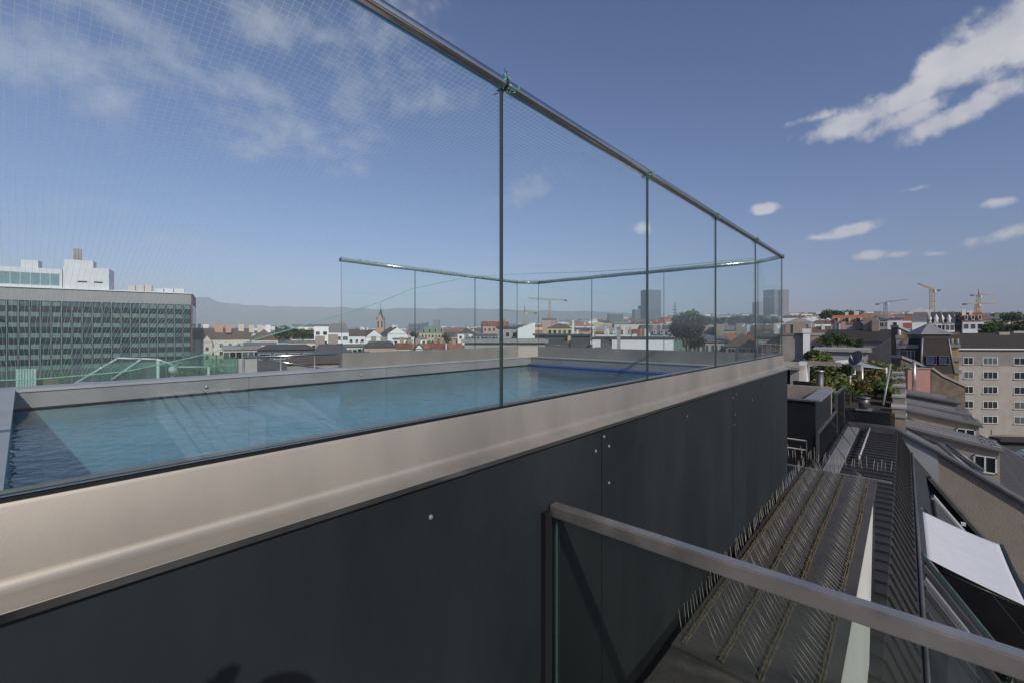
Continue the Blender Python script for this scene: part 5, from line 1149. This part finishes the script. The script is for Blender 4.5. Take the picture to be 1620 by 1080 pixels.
# ================================================================== net over the pool
def mk_net():
    m = bpy.data.materials.new('net'); m.use_nodes = True; t = m.node_tree; N = t.nodes; L = t.links; N.clear()
    out = N.new('ShaderNodeOutputMaterial'); uv = N.new('ShaderNodeUVMap'); sp = N.new('ShaderNodeSeparateXYZ')
    nz = N.new('ShaderNodeTexNoise'); nz.inputs['Scale'].default_value = 1.6; nz.inputs['Detail'].default_value = 3; L.new(uv.outputs[0], nz.inputs['Vector'])
    ad = N.new('ShaderNodeVectorMath'); ad.operation = 'MULTIPLY_ADD'; L.new(nz.outputs['Color'], ad.inputs[0]); ad.inputs[1].default_value = (.025, .025, 0); L.new(uv.outputs[0], ad.inputs[2])
    L.new(ad.outputs[0], sp.inputs[0])
    def mth(op, a, b=None):
        n = N.new('ShaderNodeMath'); n.operation = op
        for i, v in enumerate((a, b)):
            if v is None: continue
            if isinstance(v, (int, float)): n.inputs[i].default_value = v
            else: L.new(v, n.inputs[i])
        return n.outputs[0]
    lu = mth('LESS_THAN', mth('FRACT', mth('MULTIPLY', sp.outputs[0], 1 / .019)), .06)
    lv = mth('LESS_THAN', mth('FRACT', mth('MULTIPLY', sp.outputs[1], 1 / .019)), .06)
    f = mth('MULTIPLY', mth('MAXIMUM', lu, lv), .62)
    tr = N.new('ShaderNodeBsdfTransparent'); df = N.new('ShaderNodeBsdfDiffuse'); df.inputs['Color'].default_value = (.80, .94, .87, 1)
    tl = N.new('ShaderNodeBsdfTranslucent'); tl.inputs['Color'].default_value = (.80, .94, .87, 1)
    m1 = N.new('ShaderNodeMixShader'); m1.inputs[0].default_value = .9; L.new(df.outputs[0], m1.inputs[1]); L.new(tl.outputs[0], m1.inputs[2])
    m2 = N.new('ShaderNodeMixShader'); L.new(f, m2.inputs[0]); L.new(tr.outputs[0], m2.inputs[1]); L.new(m1.outputs[0], m2.inputs[2])
    L.new(m2.outputs[0], out.inputs[0]); return m
M['net'] = mk_net()
M['net_thread'] = mk('net_thread', (.20, .50, .36), .7, 0, .3, 40)
net = thing('safety_net', 'fine green net slung over the pool and tied to the handrails', 'net', (2.5, 3, .8))
fe = [PY(-120, 606, 4.72), PY(60, 600, 4.72), PY(200, 588, 4.72), PY(320, 562, 4.72), PY(430, 530, 4.72), PY(541, 498, 4.72), PY(600, 479, 4.72), PY(650, 458, 4.72), PY(745, 438, 4.74), P(846, 433, 7.3), PX(930, 431, 5.76), PX(1030, 425, 5.76), PX(1120, 416, 5.76), PX(1195, 409, 5.76)]
nu, nv = 90, 24; vs = []; fs = []; uvs = []
def along_(pts, t):
    x = t * (len(pts) - 1); i = min(int(x), len(pts) - 2); return pts[i].lerp(pts[i + 1], x - i)
rn = random.Random(4)
for i in range(nu + 1):
    u = i / nu; a = Vector((-1.6 + 7.1 * u, 1.024, RAILZ - .012)); b = along_(fe, u)
    for j in range(nv + 1):
        v = j / nv; p_ = a.lerp(b, v); p_.z -= (.20 + .10 * math.sin(u * 9)) * (1 - .8 * u) * 4 * v * (1 - v) * .5 + .008 * math.sin(u * 60 + v * 7); vs.append(p_)
        uvs.append((p_.x, v * 4.2))
for i in range(nu):
    for j in range(nv): k = i * (nv + 1) + j; fs.append((k, k + nv + 1, k + nv + 2, k + 1))
mb = MB(); mb.smooth = True; mb.add(vs, fs); me = mb.mesh('mesh_cloth', 'net'); ul = me.uv_layers.new(name='UVMap')
for lp in me.loops: ul.data[lp.index].uv = uvs[lp.vertex_index]
link('mesh_cloth', me, net)
me2 = MB(); me2.tube([p_ + Vector((0, 0, .004)) for p_ in [along_(fe, t / 80) for t in range(81)]], .004, 5).build('edge_cord', 'net_thread', net)
def ribbon(path, w, seed, name='net_fold'):
    rg_ = random.Random(seed); m = MB(); vs = []; fs = []; n = 40
    for i in range(n + 1):
        p_ = along_(path, i / n); ww = w * (.4 + .6 * math.sin(math.pi * min(1, i / n * 1.15 + .05)) ** 2) * rg_.uniform(.7, 1.2)
        o = Vector((rg_.uniform(-.006, .006), rg_.uniform(-.01, .01), rg_.uniform(-.008, .008)))
        vs += [p_ + o, p_ + o + Vector((rg_.uniform(-.3, .3) * ww, rg_.uniform(-.4, .4) * ww, -ww))]
        if i: k = 2 * i - 2; fs.append((k, k + 1, k + 3, k + 2))
    m.add(vs, fs); me = m.mesh(name, 'net'); ul = me.uv_layers.new(name='UVMap')
    for lp in me.loops: ul.data[lp.index].uv = (lp.vertex_index // 2 * .012, lp.vertex_index % 2 * .05)
    return link(name, me, net)
ribbon([PY(872, 178, 1.04), PY(884, 200, 1.05), PY(905, 225, 1.06), PY(940, 250, 1.06), PY(970, 268, 1.05), PY(1000, 268, 1.04), PY(1022, 264, 1.03)], .03, 1)
ribbon([PY(640, 20, 1.02), PY(700, 66, 1.02), PY(760, 100, 1.02), PY(800, 118, 1.02)], .012, 2)
ribbon([PY(1090, 318, 1.04), PY(1110, 335, 1.05), PY(1135, 340, 1.04)], .02, 3)
ribbon([PY(1140, 352, 1.04), PY(1160, 372, 1.05), PY(1180, 376, 1.04)], .02, 4)
for k, (X, s_) in enumerate(((1.075, 1.0), (2.185, .8), (3.3, .6), (4.43, .7))):
    rg_ = random.Random(50 + k); m = MB(); vs = []; fs = []
    for i in range(80):        # bunched net round the rail
        t = rg_.uniform(0, 2 * math.pi); r0 = .021 + rg_.random() ** 2 * .012 * s_; dx = rg_.gauss(0, .016 * s_)
        p_ = Vector((X + dx, 1 + r0 * math.cos(t), RAILZ - .021 + r0 * math.sin(t))); q1 = p_ + Vector((rg_.gauss(0, .012), rg_.gauss(0, .006), rg_.gauss(0, .006))); w_ = Vector((rg_.gauss(0, .003), rg_.gauss(0, .003), rg_.gauss(0, .003)))
        b_ = len(vs); vs += [p_, q1, q1 + w_, p_ + w_]; fs.append((b_, b_ + 1, b_ + 2, b_ + 3))
    o = m.add(vs, fs).build('net_knot', 'net_thread', net); o['kind'] = 'stuff'
    if k < 1:
        MB().tube([(X - .002, 1.0 + .024 * math.cos(t), RAILZ - .021 + .024 * math.sin(t)) for t in [i * math.pi / 8 for i in range(17)]], .003, 6).build('cable_tie', 'black', net)
        MB().tube([(X, .995, RAILZ + .003), (X + .004, .99, RAILZ + .022)], .002, 5).build('cable_tie', 'black', net)

# net rolled round the far handrails
nr_ = bpy.data.materials.new('net_roll'); nr_.use_nodes = True; tN = nr_.node_tree.nodes; tL = nr_.node_tree.links; tN.clear()
o1 = tN.new('ShaderNodeOutputMaterial'); o2 = tN.new('ShaderNodeBsdfTransparent'); o3 = tN.new('ShaderNodeBsdfDiffuse'); o4 = tN.new('ShaderNodeMixShader'); o5 = tN.new('ShaderNodeTexNoise'); o6 = tN.new('ShaderNodeTexCoord')
o3.inputs['Color'].default_value = (.34, .50, .42, 1); o5.inputs['Scale'].default_value = 30; tL.new(o6.outputs['Object'], o5.inputs['Vector']); tL.new(o5.outputs['Fac'], o4.inputs[0]); tL.new(o2.outputs[0], o4.inputs[1]); tL.new(o3.outputs[0], o4.inputs[2]); tL.new(o4.outputs[0], o1.inputs[0])
M['net_roll'] = nr_
for a, b in ((RIM[5], RIM[4]), (RIM[4], RIM[3]), (RIM[3], RIM[2])):
    A = Vector((*a, RAILZ - .016)); Bv = Vector((*b, RAILZ - .016)); n = 24; rg_ = random.Random(int(A.x * 100))
    m = MB(); m.tube([A.lerp(Bv, i / n) + Vector((0, 0, rg_.uniform(-.002, .003))) for i in range(n + 1)], [.0255 + rg_.random() * .005 for i in range(n + 1)], 10)
    me = m.mesh('rolled_net', 'net_roll'); ul = me.uv_layers.new(name='UVMap')
    for lp in me.loops: v_ = me.vertices[lp.vertex_index].co; ul.data[lp.index].uv = ((v_.x + v_.y) * 1.7, v_.z * 4)
    link('rolled_net', me, net)
# ================================================================== unseen slatted sunshade, invented and shaped for its ribbed reflection in the near glass
def mk_fabric():
    m = bpy.data.materials.new('backlit_fabric'); m.use_nodes = True; t = m.node_tree; N = t.nodes; L = t.links; N.clear()
    out = N.new('ShaderNodeOutputMaterial'); a = N.new('ShaderNodeBsdfTranslucent'); b = N.new('ShaderNodeBsdfDiffuse'); mx = N.new('ShaderNodeMixShader')
    tc = N.new('ShaderNodeTexCoord'); nz = N.new('ShaderNodeTexNoise'); nz.inputs['Scale'].default_value = 3; L.new(tc.outputs['Object'], nz.inputs['Vector'])
    cr = N.new('ShaderNodeMapRange'); cr.inputs['To Min'].default_value = .75; cr.inputs['To Max'].default_value = .98; L.new(nz.outputs['Fac'], cr.inputs['Value'])
    L.new(cr.outputs[0], a.inputs['Color']); L.new(cr.outputs[0], b.inputs['Color']); mx.inputs[0].default_value = .2
    L.new(a.outputs[0], mx.inputs[1]); L.new(b.outputs[0], mx.inputs[2]); L.new(mx.outputs[0], out.inputs[0]); return m
M['backlit_fabric'] = mk_fabric()
shd = thing('added_sunshade', 'unseen white sunshade of fabric strips, added for its reflection in the near glass', 'sunshade', (2.4, -5, -8))
def mir(px, py, Yv): p_ = PY(px, py, Yv); return Vector((p_.x, 2 - p_.y, p_.z))
n = 11
for i in range(n):
    t = (i + .5) / n; a = mir(228 + 250 * t, 640 - 26 * math.sin(math.pi * (.15 + .75 * t)), 6.6); b = mir(300 + 262 * t, 728 - 42 * t, 6.6)
    w_ = Vector((.088, 0, 0)); d = (b - a)
    MB().prism([a - w_, a + w_, b + w_, b - w_], (0, .004, 0)).build('fabric_strip', 'backlit_fabric', shd)
a, b = mir(402, 618, 6.55), mir(580, 690, 6.55); MB().tube([a, b], .03, 8).build('edge_bar', 'backlit_fabric', shd)
for p_ in (mir(240, 632, 6.62), mir(570, 690, 6.62)):
    MB().tube([p_, (p_.x, p_.y, -9.5)], .03, 8).build('post', 'zinc', shd)

# ================================================================== the photographer, whose shadow falls on the dark wall
M['skin'] = mk('skin', (.50, .32, .24), .6, 0, .06); M['hair'] = mk('hair', (.03, .022, .018), .6, 0, .3, 30); M['jacket'] = mk('jacket', (.03, .034, .045), .8, 0, .2, 6); M['trousers'] = mk('trousers', (.035, .04, .06), .85, 0, .2, 6)
ph_ = thing('person', 'person in dark jacket on the terrace whose head shadow falls on the grey wall', 'person', (.04 * SA, -.04 * CA, -1.72), ANG - R_(90))
def mk_skin_layer(me):
    bm_ = bmesh.new(); bm_.from_mesh(me); bm_.verts.layers.skin.verify(); bm_.to_mesh(me); bm_.free()
def skin(name, pts, edges, mt, root, parent, sub=2):
    me = bpy.data.meshes.new(name); me.from_pydata([p[:3] for p in pts], edges, []); mk_skin_layer(me); me.materials.append(M[mt])
    o = link(name, me, parent, True); lay = me.skin_vertices[0].data
    for i, p in enumerate(pts): lay[i].radius = (p[3], p[4] if len(p) > 4 else p[3]); lay[i].use_root = (i == root)
    md = o.modifiers.new('skin', 'SKIN'); md.use_smooth_shade = True
    s2 = o.modifiers.new('sub', 'SUBSURF'); s2.levels = sub; s2.render_levels = sub
    return o
B = [(0, -.24, .95, .13, .11), (0, -.23, 1.18, .12, .10), (0, -.22, 1.36, .14, .10), (0, -.20, 1.47, .055), (0, -.17, 1.53, .06), (0, -.155, 1.60, .085, .095), (0, -.16, 1.67, .08, .09), (0, -.165, 1.71, .05, .06)]
E = [(i, i + 1) for i in range(7)]
ARM = {1: [(.19, -.21, 1.41), (.25, -.24, 1.13), (.22, -.14, .90), (.21, -.11, .82)], -1: [(-.19, -.21, 1.41), (-.30, -.17, 1.30), (-.20, -.13, 1.56), (-.165, -.115, 1.65)]}
for sx in (-1, 1):
    A_ = ARM[sx]; k = len(B); B += [(*A_[0], .055), (*A_[1], .042), (*A_[2], .029), (*A_[3], .036, .02)]
    E += [(2, k), (k, k + 1), (k + 1, k + 2), (k + 2, k + 3)]
    d = (Vector(A_[3]) - Vector(A_[2])).normalized(); wv = Vector((1, 0, 0)) if sx > 0 else Vector((.5, .85, 0)); c_ = Vector(A_[3])
    for f in range(4):
        ln = (.062, .072, .068, .055)[f]; o_ = wv * (.017 * (f - 1.5)); p1 = c_ + d * .045 + o_; p2 = p1 + d * ln * .5 + Vector((0, .006, 0)); p3 = p2 + d * ln * .45 + Vector((0, .014, 0))
        j = len(B); B += [(*p1, .0095), (*p2, .0085), (*p3, .0075)]; E += [(k + 3, j), (j, j + 1), (j + 1, j + 2)]
    p1 = c_ - wv * .034 + d * .005; p2 = p1 - wv * .018 + d * .03; j = len(B); B += [(*p1, .011), (*p2, .009)]; E += [(k + 3, j), (j, j + 1)]
    k = len(B); B += [(sx * .10, -.24, .88, .085), (sx * .11, -.22, .50, .058), (sx * .12, -.25, .10, .042), (sx * .13, -.14, .04, .045, .035), (sx * .135, -.07, .035, .035, .03)]
    E += [(0, k), (k, k + 1), (k + 1, k + 2), (k + 2, k + 3), (k + 3, k + 4)]
B[3] = (0, -.20, 1.47, .062); B[5] = (0, -.15, 1.60, .082, .10)
bo = skin('body', B, E, 'skin', 0, ph_)
dg = bpy.context.evaluated_depsgraph_get(); dg.update()
pm = bpy.data.meshes.new_from_object(bo.evaluated_get(dg)); bo.modifiers.clear(); bo.data = pm
pm.materials.clear()
for k in ('skin', 'jacket', 'trousers', 'hair'): pm.materials.append(M[k])
for p_ in pm.polygons:
    c = p_.center; r_ = math.hypot(c.x, c.y + .16)
    if c.z > 1.48 and r_ < .13: p_.material_index = 3 if (c.z > 1.66 or c.y < -.17) and c.z > 1.55 else 0
    elif c.z < .07: p_.material_index = 3
    elif c.z < .93 and abs(c.x) < .2 and c.y < -.15: p_.material_index = 2
    elif (c.x > .17 and c.z < .89) or (c.x < -.10 and c.z > 1.57): p_.material_index = 0
    else: p_.material_index = 1
    p_.use_smooth = True
hd = MB(); vs = []; fs = []; nr, ns = 9, 18           # rounded cap of hair
for i in range(nr):
    th = math.pi * .62 * i / (nr - 1)
    for j in range(ns): t = 2 * math.pi * j / ns; vs.append((.090 * math.sin(th) * math.cos(t), -.165 + .108 * math.sin(th) * math.sin(t), 1.64 + .125 * math.cos(th)))
for i in range(nr - 1):
    for j in range(ns): fs.append((i * ns + j, i * ns + (j + 1) % ns, (i + 1) * ns + (j + 1) % ns, (i + 1) * ns + j))
hd.smooth = True; hd.add(vs, [f for f in fs if not (sum(vs[k][1] for k in f) / 4 > -.105 and sum(vs[k][2] for k in f) / 4 < 1.68)]).build('hair', 'hair', ph_, True).modifiers.new('t', 'SOLIDIFY').thickness = .012

# ================================================================== a parked car on the street at the far right
M['car_blue'] = mk('car_blue', (.03, .09, .28), .25, .2, .05); M['tyre'] = mk('tyre', (.02, .02, .02), .8)
def car(lab, px, F, mt):
    q = P(px, CY, F); t = thing('parked_car', lab, 'car', (q.x, q.y, GZ + .02), ANG - R_(100), 'cars parked on the street')
    MB().prism([(-2.1, -.85, .3), (2.1, -.85, .3), (2.1, -.85, .75), (1.2, -.85, .95), (-1.9, -.85, .95), (-2.1, -.85, .7)], (0, 1.7, 0)).build('body', mt, t, True)
    cb = MB().hexa([(-1.7, -.8, .951), (1.1, -.8, .951), (1.1, .8, .951), (-1.7, .8, .951), (-1.3, -.65, 1.45), (.4, -.65, 1.45), (.4, .65, 1.45), (-1.3, .65, 1.45)]).build('cabin', mt, t, True)
    MB().prism([(-1.45, -.79, 1.0), (.95, -.79, 1.0), (.45, -.70, 1.38), (-1.25, -.70, 1.38)], (0, -.012, 0)).build('side_window', 'pane_dark', cb, True)
    for x in (-1.35, 1.35):
        for y in (-.86, .66): MB().tube([(x, y, .32), (x, y + .2, .32)], .32, 14).build('wheel', 'tyre', t, True)
    for y in (-.6, .6): MB().box(2.09, 2.12, y - .15, y + .15, .55, .7).build('headlight', 'white', t, True)
car('blue parked car on the street below the apartment block', 1612, 74, 'car_blue')
car('pale parked car behind the blue one on the street', 1634, 76, 'metal_white')

# ================================================================== haze
hz = MB().box(-11500, 11500, -11500, 11500, GZ - 3, 720).build('haze', 'white'); hz.data.materials.clear()
hm = bpy.data.materials.new('haze'); hm.use_nodes = True; hm.node_tree.nodes.clear()
ho = hm.node_tree.nodes.new('ShaderNodeOutputMaterial'); hv = hm.node_tree.nodes.new('ShaderNodeVolumePrincipled')
hv.inputs['Color'].default_value = (.78, .84, .95, 1); hv.inputs['Density'].default_value = .00014; hv.inputs['Anisotropy'].default_value = -.3
hm.node_tree.links.new(hv.outputs[0], ho.inputs['Volume']); hz.data.materials.append(hm); hz['kind'] = 'stuff'
hz['label'] = 'thin blue summer haze over the town'; hz['category'] = 'haze'
